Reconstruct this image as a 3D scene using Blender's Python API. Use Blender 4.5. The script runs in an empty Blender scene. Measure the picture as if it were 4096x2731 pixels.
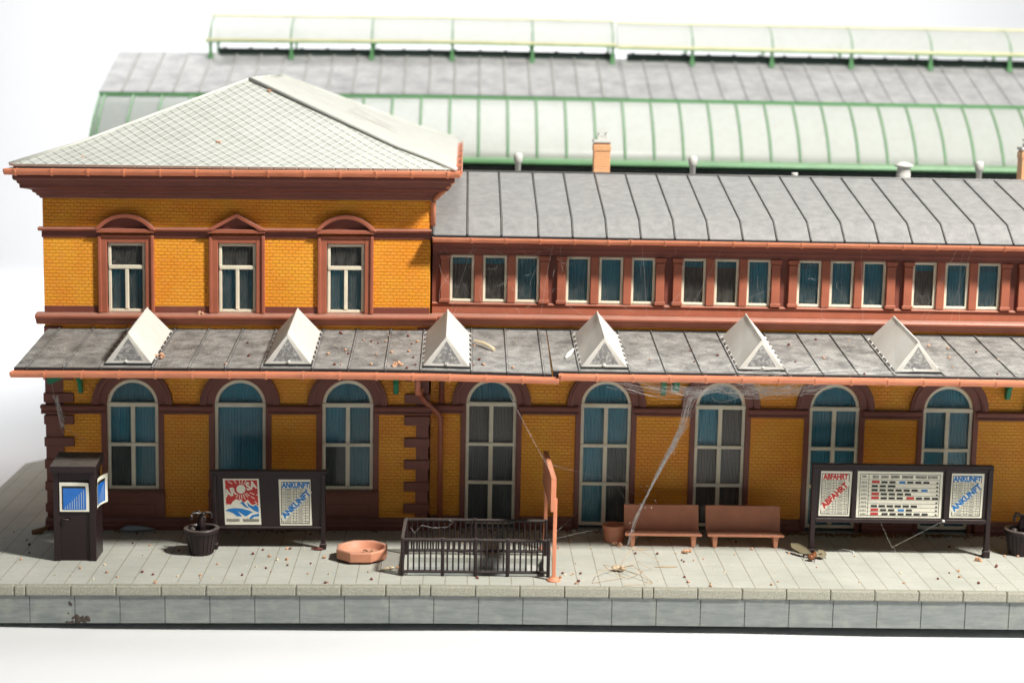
import bpy, bmesh, math, random
from mathutils import Vector, Matrix
rnd = random.Random(7)
S = bpy.context.scene
COL = S.collection
PI = math.pi
# units: 1 Blender unit = 1 cm of the model railway station

# ------------------------------------------------------------------ materials
def nt(name):
    m = bpy.data.materials.new(name); m.use_nodes = True
    t = m.node_tree; p = t.nodes['Principled BSDF']
    return m, t, p
def N(t, typ, **kw):
    n = t.nodes.new(typ)
    for k, v in kw.items():
        if k in n.inputs.keys(): n.inputs[k].default_value = v
        else: setattr(n, k, v)
    return n
def L(t, a, b): t.links.new(a, b)
def mix(t, fac, a, b, mode='MIX'):
    n = t.nodes.new('ShaderNodeMix'); n.data_type = 'RGBA'; n.blend_type = mode
    if isinstance(fac, (int, float)): n.inputs[0].default_value = fac
    else: L(t, fac, n.inputs[0])
    for i, v in ((6, a), (7, b)):
        if isinstance(v, tuple): n.inputs[i].default_value = (*v, 1) if len(v) == 3 else v
        else: L(t, v, n.inputs[i])
    return n.outputs[2]
def ramp(t, src, stops):
    r = t.nodes.new('ShaderNodeValToRGB'); L(t, src, r.inputs[0])
    e = r.color_ramp.elements
    while len(e) < len(stops): e.new(.5)
    for k, (p, c) in enumerate(stops):
        e[k].position = p; e[k].color = (c, c, c, 1) if isinstance(c, (int, float)) else (*c, 1)
    return r.outputs[0]
def objco(t):
    return t.nodes.new('ShaderNodeTexCoord').outputs['Object']
def geopos(t):
    return t.nodes.new('ShaderNodeNewGeometry').outputs['Position']
def noise(t, co, scale, detail=4, rough=.6):
    n = N(t, 'ShaderNodeTexNoise', Scale=scale, Detail=detail, Roughness=rough); L(t, co, n.inputs['Vector']); return n.outputs[0]
def bump(t, p, h, dist, strength=1.0, prev=None):
    b = N(t, 'ShaderNodeBump', Strength=strength, Distance=dist); L(t, h, b.inputs['Height'])
    if prev: L(t, prev, b.inputs['Normal'])
    L(t, b.outputs[0], p.inputs['Normal']); return b.outputs[0]
def upfac(t, lo=.35, hi=.95):
    g = t.nodes.new('ShaderNodeNewGeometry'); s = t.nodes.new('ShaderNodeSeparateXYZ'); L(t, g.outputs['True Normal'], s.inputs[0])
    m = N(t, 'ShaderNodeMapRange'); m.inputs[1].default_value = lo; m.inputs[2].default_value = hi; L(t, s.outputs[2], m.inputs[0]); return m.outputs[0]
def mul(t, a, b):
    n = N(t, 'ShaderNodeMath', operation='MULTIPLY')
    for i, v in ((0, a), (1, b)):
        if isinstance(v, (int, float)): n.inputs[i].default_value = v
        else: L(t, v, n.inputs[i])
    return n.outputs[0]
DUST = (.46, .43, .38)
def plastic(name, c, var=.12, rough=.42, dust=.45, sss=0.0, grain=.002, specks=.5):
    m, t, p = nt(name); co = objco(t)
    n1 = noise(t, co, 1.3, 5); n2 = noise(t, co, 26, 3)
    d = tuple(x * (1 - var) for x in c); l = tuple(min(1, x * (1 + var)) for x in c)
    col = mix(t, ramp(t, n1, [(.3, 0), (.7, 1)]), d, l)
    if dust:
        dn = ramp(t, noise(t, co, 5, 6, .7), [(.25, .35), (.75, 1)])
        f = mul(t, mul(t, upfac(t), dn), dust)
        col = mix(t, f, col, DUST)
    if specks:
        sp = ramp(t, noise(t, co, 38, 2, .8), [(.73, 0), (.78, specks)])
        col = mix(t, sp, col, (.5, .46, .4))
    L(t, col, p.inputs['Base Color'])
    L(t, ramp(t, n2, [(.2, rough - .08), (.8, rough + .15)]), p.inputs['Roughness'])
    if sss:
        p.inputs['Subsurface Weight'].default_value = sss; p.inputs['Subsurface Radius'].default_value = (.12, .05, .03); p.inputs['Subsurface Scale'].default_value = 1.0
    bump(t, p, noise(t, co, 45, 3, .7), grain)
    return m
def brick_mat(name, c1, c2, c3, scale=1.0):
    m, t, p = nt(name); co = objco(t)
    mp = t.nodes.new('ShaderNodeMapping'); mp.inputs['Rotation'].default_value = (PI/2, 0, 0); L(t, co, mp.inputs[0])
    b = N(t, 'ShaderNodeTexBrick'); L(t, mp.outputs[0], b.inputs['Vector'])
    b.inputs['Scale'].default_value = 1.0; b.inputs['Brick Width'].default_value = .178*scale; b.inputs['Row Height'].default_value = .0945*scale
    b.inputs['Mortar Size'].default_value = .012*scale; b.inputs['Mortar Smooth'].default_value = .6; b.offset = .5
    b.inputs['Color1'].default_value = (0, 0, 0, 1); b.inputs['Color2'].default_value = (1, 1, 1, 1); b.inputs['Mortar'].default_value = (.3, .3, .3, 1); b.inputs['Bias'].default_value = 0
    big = noise(t, co, .75, 3)
    col = mix(t, ramp(t, big, [(.38, 0), (.62, 1)]), c1, c2)
    col = mix(t, mul(t, b.outputs['Color'], .22), col, c3)
    col = mix(t, mul(t, b.outputs['Fac'], .17), col, tuple(x*.42 for x in c1))
    col = mix(t, ramp(t, noise(t, co, 5, 6, .8), [(.45, 0), (.75, .25)]), col, (.85, .40, .14))
    L(t, col, p.inputs['Base Color']); p.inputs['Roughness'].default_value = .42; p.inputs['Specular IOR Level'].default_value = .3
    p.inputs['Subsurface Weight'].default_value = .15; p.inputs['Subsurface Radius'].default_value = (.1, .05, .01); p.inputs['Subsurface Scale'].default_value = 1
    inv = N(t, 'ShaderNodeMath', operation='SUBTRACT'); inv.inputs[0].default_value = 1; L(t, b.outputs['Fac'], inv.inputs[1])
    n0 = bump(t, p, inv.outputs[0], .07, 1.0)
    bump(t, p, noise(t, co, 22, 3), .006, .8, n0)
    return m
def roof_mat(name, c, dustc, amount, streak=1.0, grain=.006):
    m, t, p = nt(name); co = objco(t)
    a = ramp(t, noise(t, co, 1.5*streak, 8, .72), [(.34, .06), (.64, 1)])
    fine = ramp(t, noise(t, co, 18, 4, .85), [(.40, .0), (.66, 1)])
    f = N(t, 'ShaderNodeMath', operation='ADD'); L(t, mul(t, a, amount*.7), f.inputs[0]); L(t, mul(t, fine, amount*.35), f.inputs[1]); f.use_clamp = True
    up = mul(t, f.outputs[0], upfac(t, .3, .9))
    col = mix(t, up, c, dustc)
    sp = ramp(t, noise(t, co, 24, 2, .9), [(.74, 0), (.79, .8)])
    col = mix(t, mul(t, sp, upfac(t, .3, .9)), col, (.55, .5, .42))
    L(t, col, p.inputs['Base Color']); p.inputs['Roughness'].default_value = .62
    bump(t, p, noise(t, co, 40, 4, .8), grain)
    return m
def simple(name, c, rough=.5, spec=.5):
    m, t, p = nt(name); co = objco(t)
    col = mix(t, noise(t, co, 7, 3), tuple(x*.9 for x in c), tuple(min(1, x*1.08) for x in c))
    L(t, col, p.inputs['Base Color']); p.inputs['Roughness'].default_value = rough; p.inputs['Specular IOR Level'].default_value = spec
    return m

M = {}
M['brick'] = brick_mat('yellow_brick_plastic', (.90, .335, .025), (.94, .43, .035), (.92, .29, .07))
M['chimney_brick'] = brick_mat('orange_brick_plastic', (.86, .46, .24), (.88, .50, .28), (.80, .4, .2), .8)
M['brown'] = plastic('red_brown_plastic', (.195, .058, .040), dust=.30, sss=.1)
M['brown_red'] = plastic('dusty_red_plastic', (.37, .115, .065), dust=.40, sss=.12)
M['salmon'] = plastic('salmon_plastic', (.68, .255, .135), dust=.28, sss=.2, rough=.38, specks=.3)
M['terracotta'] = plastic('terracotta_plastic', (.63, .275, .165), dust=.25, sss=.2, rough=.5, specks=.3)
M['cream'] = plastic('cream_plastic', (.78, .72, .57), dust=.15, sss=.15, specks=.2)
M['dark'] = plastic('dark_brown_plastic', (.022, .012, .013), dust=.30, rough=.36, specks=.5); M['dark'].node_tree.nodes['Principled BSDF'].inputs['Specular IOR Level'].default_value = .35
M['green'] = plastic('green_plastic', (.010, .20, .095), dust=.1)
M['shed_green'] = plastic('shed_green_plastic', (.10, .27, .11), dust=.35, specks=0)
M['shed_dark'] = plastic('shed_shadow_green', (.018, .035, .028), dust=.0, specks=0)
M['yellow_cream'] = plastic('yellowed_plastic', (.72, .70, .42), dust=.2, specks=0)
M['grey_paint'] = plastic('light_grey_plastic', (.55, .55, .52), dust=.3)
M['canopy'] = roof_mat('dusty_canopy_roof', (.050, .050, .050), (.43, .42, .395), .9, 1.3)
M['canopy_edge'] = plastic('black_plastic', (.022, .023, .025), dust=.35)
M['wing_roof'] = roof_mat('dusty_grey_roof', (.17, .17, .17), (.33, .327, .315), .8, 2.2, .005)
M['shed_roof'] = roof_mat('shed_grey_roof', (.22, .22, .23), (.50, .50, .49), .8, .8, .002)
M['window_dark'] = simple('dark_interior', (.075, .092, .098), .8, .1)
M['blue_cloth'] = simple('blue_curtain', (.06, .32, .44), .7, .2)
M['blue_deep'] = simple('deep_blue_curtain', (.065, .25, .33), .7, .2)
M['brown_cloth'] = simple('grey_brown_curtain', (.15, .13, .12), .7, .2)
M['poster_white'] = simple('yellowed_paper', (.86, .83, .70), .6)
M['ink_black'] = simple('black_ink', (.022, .025, .022), .6)
M['ink_red'] = simple('red_ink', (.55, .035, .03), .6)
M['ink_blue'] = simple('blue_ink', (.015, .20, .56), .6)
M['print_blue'] = simple('blue_print', (.010, .15, .55), .25)
M['print_line'] = simple('pale_line_print', (.45, .55, .62), .5)
M['seed_red'] = simple('dark_red_seed', (.16, .04, .03), .45)
M['crumb'] = simple('orange_crumb', (.60, .34, .21), .6)
M['crumb_pale'] = simple('pale_crumb', (.75, .62, .42), .6)
M['grit_dark'] = simple('dark_grit', (.06, .045, .035), .7)
M['litter'] = simple('brown_litter', (.22, .12, .05), .8)
M['straw'] = simple('straw_insect', (.58, .44, .29), .5)
M['fly_body'] = simple('fly_body', (.20, .07, .025), .3)
M['fly_wing'] = simple('fly_wing', (.22, .19, .12), .3)
M['feather'] = simple('blue_grey_husk', (.35, .42, .47), .5)
def glass_mat():
    m, t, p = nt('thin_window_glass'); t.nodes.remove(p)
    o = t.nodes['Material Output']; tr = N(t, 'ShaderNodeBsdfTransparent'); tr.inputs[0].default_value = (.93, .95, .95, 1)
    gl = N(t, 'ShaderNodeBsdfGlossy', Roughness=.12); gl.inputs[0].default_value = (.9, .9, .9, 1)
    df = N(t, 'ShaderNodeBsdfDiffuse'); df.inputs[0].default_value = (.5, .48, .44, 1)
    fr = N(t, 'ShaderNodeFresnel', IOR=1.35)
    m1 = N(t, 'ShaderNodeMixShader'); L(t, fr.outputs[0], m1.inputs[0]); L(t, tr.outputs[0], m1.inputs[1]); L(t, gl.outputs[0], m1.inputs[2])
    m2 = N(t, 'ShaderNodeMixShader'); co = objco(t)
    L(t, ramp(t, noise(t, co, 6, 6, .75), [(.4, .04), (.8, .20)]), m2.inputs[0]); L(t, m1.outputs[0], m2.inputs[1]); L(t, df.outputs[0], m2.inputs[2])
    L(t, m2.outputs[0], o.inputs[0]); return m
M['glass'] = glass_mat()
def translucent(name, c, transp=.15, dirt=(.55, .50, .42), trans=.45):
    m, t, p = nt(name); t.nodes.remove(p); o = t.nodes['Material Output']; co = objco(t)
    col = mix(t, ramp(t, noise(t, co, 2.5, 6, .7), [(.45, 0), (.8, .6)]), c, dirt)
    df = N(t, 'ShaderNodeBsdfDiffuse'); tl = N(t, 'ShaderNodeBsdfTranslucent'); L(t, col, df.inputs[0]); L(t, col, tl.inputs[0])
    tr = N(t, 'ShaderNodeBsdfTransparent'); gl = N(t, 'ShaderNodeBsdfGlossy', Roughness=.5)
    a = N(t, 'ShaderNodeMixShader'); a.inputs[0].default_value = trans; L(t, df.outputs[0], a.inputs[1]); L(t, tl.outputs[0], a.inputs[2])
    b = N(t, 'ShaderNodeMixShader'); b.inputs[0].default_value = transp; L(t, a.outputs[0], b.inputs[1]); L(t, tr.outputs[0], b.inputs[2])
    c_ = N(t, 'ShaderNodeMixShader'); c_.inputs[0].default_value = .05; L(t, b.outputs[0], c_.inputs[1]); L(t, gl.outputs[0], c_.inputs[2])
    L(t, c_.outputs[0], o.inputs[0]); return m
M['skylight'] = translucent('milky_ribbed_plastic', (.93, .92, .88), .06, (.84, .79, .68), .45)
def end_mat():
    m, t, p = nt('speckled_clear_plastic'); co = geopos(t)
    L(t, mix(t, ramp(t, noise(t, co, 13, 4, .8), [(.46, 0), (.62, 1)]), (.20, .20, .20), (.50, .50, .47)), p.inputs['Base Color']); p.inputs['Roughness'].default_value = .3; return m
M['skylight_end'] = end_mat()
M['shed_glass'] = translucent('frosted_shed_glazing', (.86, .885, .85), .16, (.74, .76, .71), .55)
def web_mat():
    m, t, p = nt('spider_silk'); o = t.nodes['Material Output']; p.inputs['Base Color'].default_value = (.85, .85, .83, 1); p.inputs['Roughness'].default_value = .3
    tr = N(t, 'ShaderNodeBsdfTransparent'); mx = N(t, 'ShaderNodeMixShader'); co = geopos(t)
    L(t, ramp(t, noise(t, co, 6, 4, .7), [(.35, .6), (.65, .0)]), mx.inputs[0]); L(t, p.outputs[0], mx.inputs[1]); L(t, tr.outputs[0], mx.inputs[2]); L(t, mx.outputs[0], o.inputs[0]); return m
M['web'] = web_mat()
def paving_mat():
    m, t, p = nt('grey_paving_plastic'); co = geopos(t)
    sx = t.nodes.new('ShaderNodeSeparateXYZ'); L(t, co, sx.inputs[0])
    P, X0, R = .574, -8.495, .86
    def mth(op, a, b=None):
        n = N(t, 'ShaderNodeMath', operation=op)
        for i, v in ((0, a), (1, b)):
            if v is None: continue
            if isinstance(v, (int, float)): n.inputs[i].default_value = v
            else: L(t, v, n.inputs[i])
        return n.outputs[0]
    u = mth('DIVIDE', mth('SUBTRACT', sx.outputs[0], X0), P)
    fu = mth('ABSOLUTE', mth('SUBTRACT', mth('FRACT', mth('ADD', u, .5)), .5))
    ju = mth('LESS_THAN', fu, .020)                        # lengthwise joints
    par = mth('MULTIPLY', mth('MODULO', mth('FLOOR', mth('ADD', u, 200)), 2), .5)
    v = mth('ADD', mth('DIVIDE', sx.outputs[1], R), par)
    fv = mth('ABSOLUTE', mth('SUBTRACT', mth('FRACT', mth('ADD', v, 20.5)), .5))
    jv = mth('LESS_THAN', fv, .011)
    front = mth('GREATER_THAN', sx.outputs[1], -5.86)
    ju = mth('MULTIPLY', ju, front); jv = mth('MULTIPLY', jv, front)
    base = mix(t, ramp(t, noise(t, co, .5, 4), [(.35, 0), (.65, 1)]), (.415, .43, .38), (.49, .50, .45))
    base = mix(t, ramp(t, noise(t, co, 6, 6, .7), [(.45, 0), (.8, .35)]), base, (.40, .38, .31))
    base = mix(t, ramp(t, noise(t, co, 26, 3, .8), [(.66, 0), (.71, .8)]), base, (.70, .64, .50))
    base = mix(t, ramp(t, noise(t, co, 22, 3, .8), [(.29, .8), (.33, 0)]), base, (.22, .17, .11))
    soil = ramp(t, noise(t, co, 14, 4, .7), [(.35, .35), (.65, .95)])
    base = mix(t, mul(t, ju, soil), base, (.20, .17, .11))
    base = mix(t, mul(t, jv, .4), base, (.36, .34, .28))
    L(t, base, p.inputs['Base Color']); p.inputs['Roughness'].default_value = .68
    h = mth('SUBTRACT', mth('MULTIPLY', noise(t, co, 30, 4, .7), .12), mth('ADD', ju, mth('MULTIPLY', jv, .5)))
    bump(t, p, h, .02, .9)
    return m
M['paving'] = paving_mat()
def wallgrey(name, dark, light, streaks):
    m, t, p = nt(name); co = geopos(t)
    mp = t.nodes.new('ShaderNodeMapping'); mp.inputs['Rotation'].default_value = (0, .42, 0); mp.inputs['Scale'].default_value = (1, 1, 7 if streaks else 1.5); L(t, co, mp.inputs[0])
    n = noise(t, mp.outputs[0], 1.4 if streaks else 12, 6, .7)
    col = mix(t, ramp(t, n, [(.3, 0), (.72, 1)]), dark, light)
    col = mix(t, ramp(t, noise(t, co, 2.2, 5), [(.5, 0), (.75, .4)]), col, (.40, .41, .33))
    L(t, col, p.inputs['Base Color']); p.inputs['Roughness'].default_value = .5
    bump(t, p, noise(t, co, 20, 4, .8), .03 if not streaks else .006)
    if not streaks:
        g = mix(t, ramp(t, noise(t, co, 18, 3, .8), [(.35, 0), (.65, .8)]), col, (.30, .29, .21)); L(t, g, p.inputs['Base Color'])
    return m
M['base_wall'] = wallgrey('slate_grey_base', (.17, .19, .185), (.28, .30, .29), True)
M['kerb'] = wallgrey('rough_kerb_stone', (.36, .355, .29), (.50, .49, .43), False)
def paper_mat():
    m, t, p = nt('white_backdrop_paper'); co = geopos(t)
    L(t, mix(t, noise(t, co, .05, 3), (.66, .67, .682), (.685, .693, .705)), p.inputs['Base Color'])
    p.inputs['Roughness'].default_value = .75
    w = ramp(t, noise(t, co, .22, 5, .55), [(.35, 0), (.7, 1)]); bump(t, p, w, .10, .25)
    return m
M['paper'] = paper_mat()
def slate_mat():
    m, t, p = nt('pale_tiled_roof'); uv = t.nodes.new('ShaderNodeTexCoord').outputs['UV']
    s = t.nodes.new('ShaderNodeSeparateXYZ'); L(t, uv, s.inputs[0])
    def mth(op, a, b=None):
        n = N(t, 'ShaderNodeMath', operation=op)
        for i, v in ((0, a), (1, b)):
            if v is None: continue
            if isinstance(v, (int, float)): n.inputs[i].default_value = v
            else: L(t, v, n.inputs[i])
        return n.outputs[0]
    P = .34
    a = mth('DIVIDE', mth('ADD', s.outputs[0], mth('MULTIPLY', s.outputs[1], .95)), P); b = mth('DIVIDE', mth('SUBTRACT', s.outputs[0], mth('MULTIPLY', s.outputs[1], .95)), P)
    la = mth('LESS_THAN', mth('FRACT', mth('ADD', a, 50)), .11); lb = mth('LESS_THAN', mth('FRACT', mth('ADD', b, 50)), .12)
    co = objco(t)
    base = mix(t, ramp(t, noise(t, co, 1.2, 5), [(.35, 0), (.7, 1)]), (.40, .415, .375), (.475, .49, .45))
    base = mix(t, mul(t, la, 1.0), base, (.15, .165, .14)); base = mix(t, mul(t, lb, .6), base, (.80, .81, .76))
    base = mix(t, ramp(t, noise(t, co, 14, 4, .8), [(.7, 0), (.8, .5)]), base, (.5, .38, .25))
    L(t, base, p.inputs['Base Color']); p.inputs['Roughness'].default_value = .55
    bump(t, p, mth('SUBTRACT', mth('MULTIPLY', mth('FRACT', mth('ADD', a, 50)), -.4), mth('MULTIPLY', la, .8)), .025, .7)
    return m
M['slate'] = slate_mat()
M['shed_seam'] = plastic('shed_grey_seam', (.33, .33, .32), dust=.3, specks=0)
M['roof_pale'] = plastic('pale_grey_plastic', (.56, .57, .52), dust=.3, rough=.5)

# ------------------------------------------------------------------ geometry helpers
def B(x):      # the old kit sags a little to the left of the joint between the two buildings
    return -.0105*max(0.0, -1.6 - x)
def droop(x, y):   # loose front edge of the left canopy section
    if -5 < x < 1.9 and y < 0: return -.085*((x + 5)/6.9)**1.3*min(1, -y/4.2)
    return 0.0
class MB:
    def __init__(s): s.b = bmesh.new(); s.uv = None
    def box(s, x0, x1, y0, y1, z0, z1):
        v = [s.b.verts.new(p) for p in ((x0,y0,z0),(x1,y0,z0),(x1,y1,z0),(x0,y1,z0),(x0,y0,z1),(x1,y0,z1),(x1,y1,z1),(x0,y1,z1))]
        for f in ((0,3,2,1),(4,5,6,7),(0,1,5,4),(1,2,6,5),(2,3,7,6),(3,0,4,7)): s.b.faces.new([v[i] for i in f])
        return s
    def hexa(s, pts):   # 8 points, bottom loop then top loop
        v = [s.b.verts.new(p) for p in pts]
        for f in ((0,3,2,1),(4,5,6,7),(0,1,5,4),(1,2,6,5),(2,3,7,6),(3,0,4,7)): s.b.faces.new([v[i] for i in f])
        return s
    def prism(s, poly, y0, y1):     # polygon in XZ pushed along Y
        a = [s.b.verts.new((x, y0, z)) for x, z in poly]; c = [s.b.verts.new((x, y1, z)) for x, z in poly]
        s.b.faces.new(a); s.b.faces.new(c[::-1]); n = len(a)
        for i in range(n): s.b.faces.new((a[i], c[i], c[(i+1) % n], a[(i+1) % n]))
        return s
    def xprof(s, prof, x0, x1, closed=True, cuts=()):     # YZ profile pushed along X
        xs = [x0] + [c for c in cuts if x0 < c < x1] + [x1]; rows = [[s.b.verts.new((x, y, z)) for y, z in prof] for x in xs]; n = len(prof)
        for r, q in zip(rows, rows[1:]):
            for i in range(n if closed else n-1): s.b.faces.new((r[i], r[(i+1) % n], q[(i+1) % n], q[i]))
        if closed: s.b.faces.new(rows[0][::-1]); s.b.faces.new(rows[-1])
        return s
    def tube(s, path, r, seg=8, cap=True):
        path = [Vector(p) for p in path]; rs = r if isinstance(r, (list, tuple)) else [r]*len(path); rings = []
        for i, p in enumerate(path):
            d = (path[min(i+1, len(path)-1)] - path[max(i-1, 0)]).normalized()
            up = Vector((0, 0, 1)) if abs(d.z) < .9 else Vector((1, 0, 0)); a = d.cross(up).normalized(); c = a.cross(d)
            rings.append([s.b.verts.new(p + (a*math.cos(2*PI*k/seg) + c*math.sin(2*PI*k/seg))*rs[i]) for k in range(seg)])
        for q, w in zip(rings, rings[1:]):
            for k in range(seg): s.b.faces.new((q[k], q[(k+1) % seg], w[(k+1) % seg], w[k]))
        if cap: s.b.faces.new(rings[0][::-1]); s.b.faces.new(rings[-1])
        return s
    def lathe(s, prof, cx, cy, seg=24, cz=0, sides=None):
        seg = sides or seg; rings = []
        for r, z in prof:
            if r < 1e-5: rings.append([s.b.verts.new((cx, cy, cz+z))])
            else: rings.append([s.b.verts.new((cx + r*math.cos(2*PI*(k+.5)/seg), cy + r*math.sin(2*PI*(k+.5)/seg), cz+z)) for k in range(seg)])
        for q, w in zip(rings, rings[1:]):
            if len(q) == 1 and len(w) == 1: continue
            for k in range(seg):
                if len(q) == 1: s.b.faces.new((q[0], w[(k+1) % seg], w[k]))
                elif len(w) == 1: s.b.faces.new((q[k], q[(k+1) % seg], w[0]))
                else: s.b.faces.new((q[k], q[(k+1) % seg], w[(k+1) % seg], w[k]))
        return s
    def blob(s, c, r, jit=.25, sub=1, sc=(1, 1, 1)):
        g = bmesh.ops.create_icosphere(s.b, subdivisions=sub, radius=r)
        for v in g['verts']:
            k = 1 + rnd.uniform(-jit, jit); v.co = Vector((v.co.x*k*sc[0], v.co.y*k*sc[1], v.co.z*k*sc[2])) + Vector(c)
        return s
    def quad(s, pts, uvs=None):
        v = [s.b.verts.new(p) for p in pts]; f = s.b.faces.new(v)
        if uvs:
            l = s.b.loops.layers.uv.verify()
            for lp, u in zip(f.loops, uvs): lp[l].uv = u
        return s
    def build(s, name, mat, parent=None, bend=True, bevel=0, smooth=False, extra=None, normals=True):
        b = s.b
        if normals: bmesh.ops.recalc_face_normals(b, faces=b.faces[:])
        if bend:
            xs = [v.co.x for v in b.verts]
            cuts = [-1.6] + ([-4 + .8*k for k in range(8)] if extra else [])
            for c in cuts:
                if min(xs) < c - .3 and max(xs) > c + .3:
                    bmesh.ops.bisect_plane(b, geom=b.verts[:]+b.edges[:]+b.faces[:], plane_co=(c, 0, 0), plane_no=(1, 0, 0))
            for v in b.verts:
                v.co.z += B(v.co.x) + (extra(v.co.x, v.co.y) if extra else 0)
        if parent is not None and parent.get('_w'):
            o_ = Vector(parent['_w'])
            for v in b.verts: v.co -= o_
        me = bpy.data.meshes.new(name); b.to_mesh(me); b.free()
        mats = mat if isinstance(mat, list) else [mat]
        for q in mats: me.materials.append(q)
        if smooth:
            for f in me.polygons: f.use_smooth = True
        o = bpy.data.objects.new(name, me); COL.objects.link(o)
        if parent is not None: o.parent = parent
        if parent is not None: o['_w'] = list(parent.get('_w', (0, 0, 0)))
        if bevel:
            md = o.modifiers.new('bevel', 'BEVEL'); md.width = bevel; md.segments = 2; md.limit_method = 'ANGLE'; md.angle_limit = math.radians(35); md.harden_normals = False
        return o
def tag(o, label=None, cat=None, group=None, kind=None):
    for k, v in (('label', label), ('category', cat), ('group', group), ('kind', kind)):
        if v: o[k] = v
    return o
def thing(name, loc, label, cat, group=None, kind=None):
    o = bpy.data.objects.new(name, None); COL.objects.link(o); o.empty_display_size = .2
    o.location = loc; o['_w'] = list(loc); return tag(o, label, cat, group, kind)

# ------------------------------------------------------------------ camera
cam = bpy.data.cameras.new('camera'); co = bpy.data.objects.new('camera', cam); COL.objects.link(co); S.camera = co
yaw, pitch, roll = .0282, .15327, .01932
f = Vector((math.sin(yaw)*math.cos(pitch), math.cos(yaw)*math.cos(pitch), -math.sin(pitch)))
r = Vector((math.cos(yaw), -math.sin(yaw), 0)); u = r.cross(f)
R_ = r*math.cos(roll) + u*math.sin(roll); U_ = -r*math.sin(roll) + u*math.cos(roll)
co.matrix_world = Matrix(((R_.x, U_.x, -f.x, -.7271), (R_.y, U_.y, -f.y, -52), (R_.z, U_.z, -f.z, 13.4846), (0, 0, 0, 1)))
cam.sensor_width = 36; cam.lens = 64.98; cam.clip_start = 1; cam.clip_end = 2000
cam.dof.use_dof = True; cam.dof.focus_distance = 49.5; cam.dof.aperture_fstop = .20

# ------------------------------------------------------------------ backdrop
ZP = -1.20
mb = MB(); prof = []
for k in range(0, 23): prof.append((-24.8 + k*4.4, ZP))
for k in range(1, 17):
    a = PI/2*k/16; prof.append((72 + 24*math.sin(a), ZP + 24*(1 - math.cos(a))))
for k in range(1, 3): prof.append((96, ZP + 24 + 3*k))
xs = [-70 + 5*k for k in range(29)]
rows = [[mb.b.verts.new((x, y, z + (-.05 + .05*math.sin(x*.31+1) if z < -1 and y < -6.6 else 0))) for y, z in prof] for x in xs]
for a, c in zip(rows, rows[1:]):
    for i in range(len(prof)-1): mb.b.faces.new((a[i], c[i], c[i+1], a[i+1]))
bd = mb.build('backdrop', M['paper'], bend=False, smooth=True); tag(bd, 'white paper sweep under and behind the model station', 'backdrop', kind='structure')

# ------------------------------------------------------------------ platform
XR = 19.5
pf = thing('platform', (0, 0, 0), 'grey moulded platform base with paving and raised kerb edge', 'platform', kind='structure')
HX0, HX1, HY0, HY1 = -2.02, 1.58, -5.0, -3.28
mb = MB()
mb.box(-15.05, HX0, -5.86, 8.2, -.14, 0); mb.box(HX1, XR, -5.86, 8.2, -.14, 0)
mb.box(HX0, HX1, -5.86, HY0, -.14, 0); mb.box(HX0, HX1, HY1, 8.2, -.14, 0)
bmesh.ops.remove_doubles(mb.b, verts=mb.b.verts[:], dist=1e-4)
mb.hexa([(-15.05,8.2,-.14),(XR,8.2,-.14),(XR,30,-.14),(-14.2,9.3,-.14),(-15.05,8.2,0),(XR,8.2,0),(XR,30,0),(-14.2,9.3,0)])
mb.build('paving', M['paving'], pf)
for k in range(-4, 28):
    x = -11.735 + 1.148*k
    if x > XR: break
    e = (0, x + 1.148) if True else None
    cuts = [x, x + 1.148]
    if k in (-1, 8, 13): cuts = [x, x + .86, x + 1.148]
    for a, c in zip(cuts, cuts[1:]):
        a_, c_ = max(a, -15.05), c
        if c_ < -14.9: continue
        mb = MB(); j = rnd.uniform(-.006, .006)
        mb.box(a_ + .007, c_ - .007, -6.06 + j, -5.85, -.26, .004 + j*.5)
        tag(mb.build('kerb_stone', M['kerb'], pf, bevel=.035))
mb = MB(); mb.box(-15.04, XR, -5.97, 8.1, -1.0, -.262)
wall_blk = mb
bmesh.ops.delete(mb.b, geom=[f_ for f_ in mb.b.faces if f_.normal.z > .9], context='FACES_ONLY')
mb.build('plinth_shell', M['base_wall'], pf, normals=False)
for k in range(-3, 28):
    x = -11.646 + 1.148*k
    mb = MB(); mb.box(max(x + .010, -15.03), x + 1.138, -6.0, -5.972, -1.0, -.262)
    if x < XR - 1 and x > -15: mb.build('plinth_slab', M['base_wall'], pf, bevel=.008)
# stair well
mb = MB(); g = .03
mb.box(HX0 - g, HX1 + g, HY1 + .002, HY1 + .05, -.9, -.141); mb.box(HX0 - g, HX1 + g, HY0 - .05, HY0 - .002, -.9, -.141)
mb.box(HX0 - .05, HX0 - .002, HY0, HY1, -.9, -.141); mb.box(HX1 + .002, HX1 + .05, HY0, HY1, -.9, -.141); mb.box(HX0, HX1, HY0, HY1, -.62, -.58)
mb.build('stairwell_lining', M['grey_paint'], pf)
mb = MB(); mb.box(1.15, 1.5, HY1 - .5, HY1 - .02, -.57, -.18); mb.build('stair_step', M['grey_paint'], pf, bevel=.02)
# stain on the plinth
mb = MB()
for (px, pz, pr) in ((-10.60,-.50,.06),(-10.63,-.45,.04),(-10.55,-.86,.05),(-10.45,-.84,.09),(-10.30,-.88,.10),(-10.18,-.86,.08),(-10.42,-.93,.10),(-10.25,-.95,.07),(-10.56,-.96,.06),(-10.70,-.98,.05),(-10.62,-.985,.05),(-10.66,-.74,.03),(-10.15,-.90,.07)):
    mb.blob((px, -6.003, pz), pr*.75, .3, 2, (1, .12, 1))
mb.build('dark_stain', M['grit_dark'], pf, bend=True, smooth=True)

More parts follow.
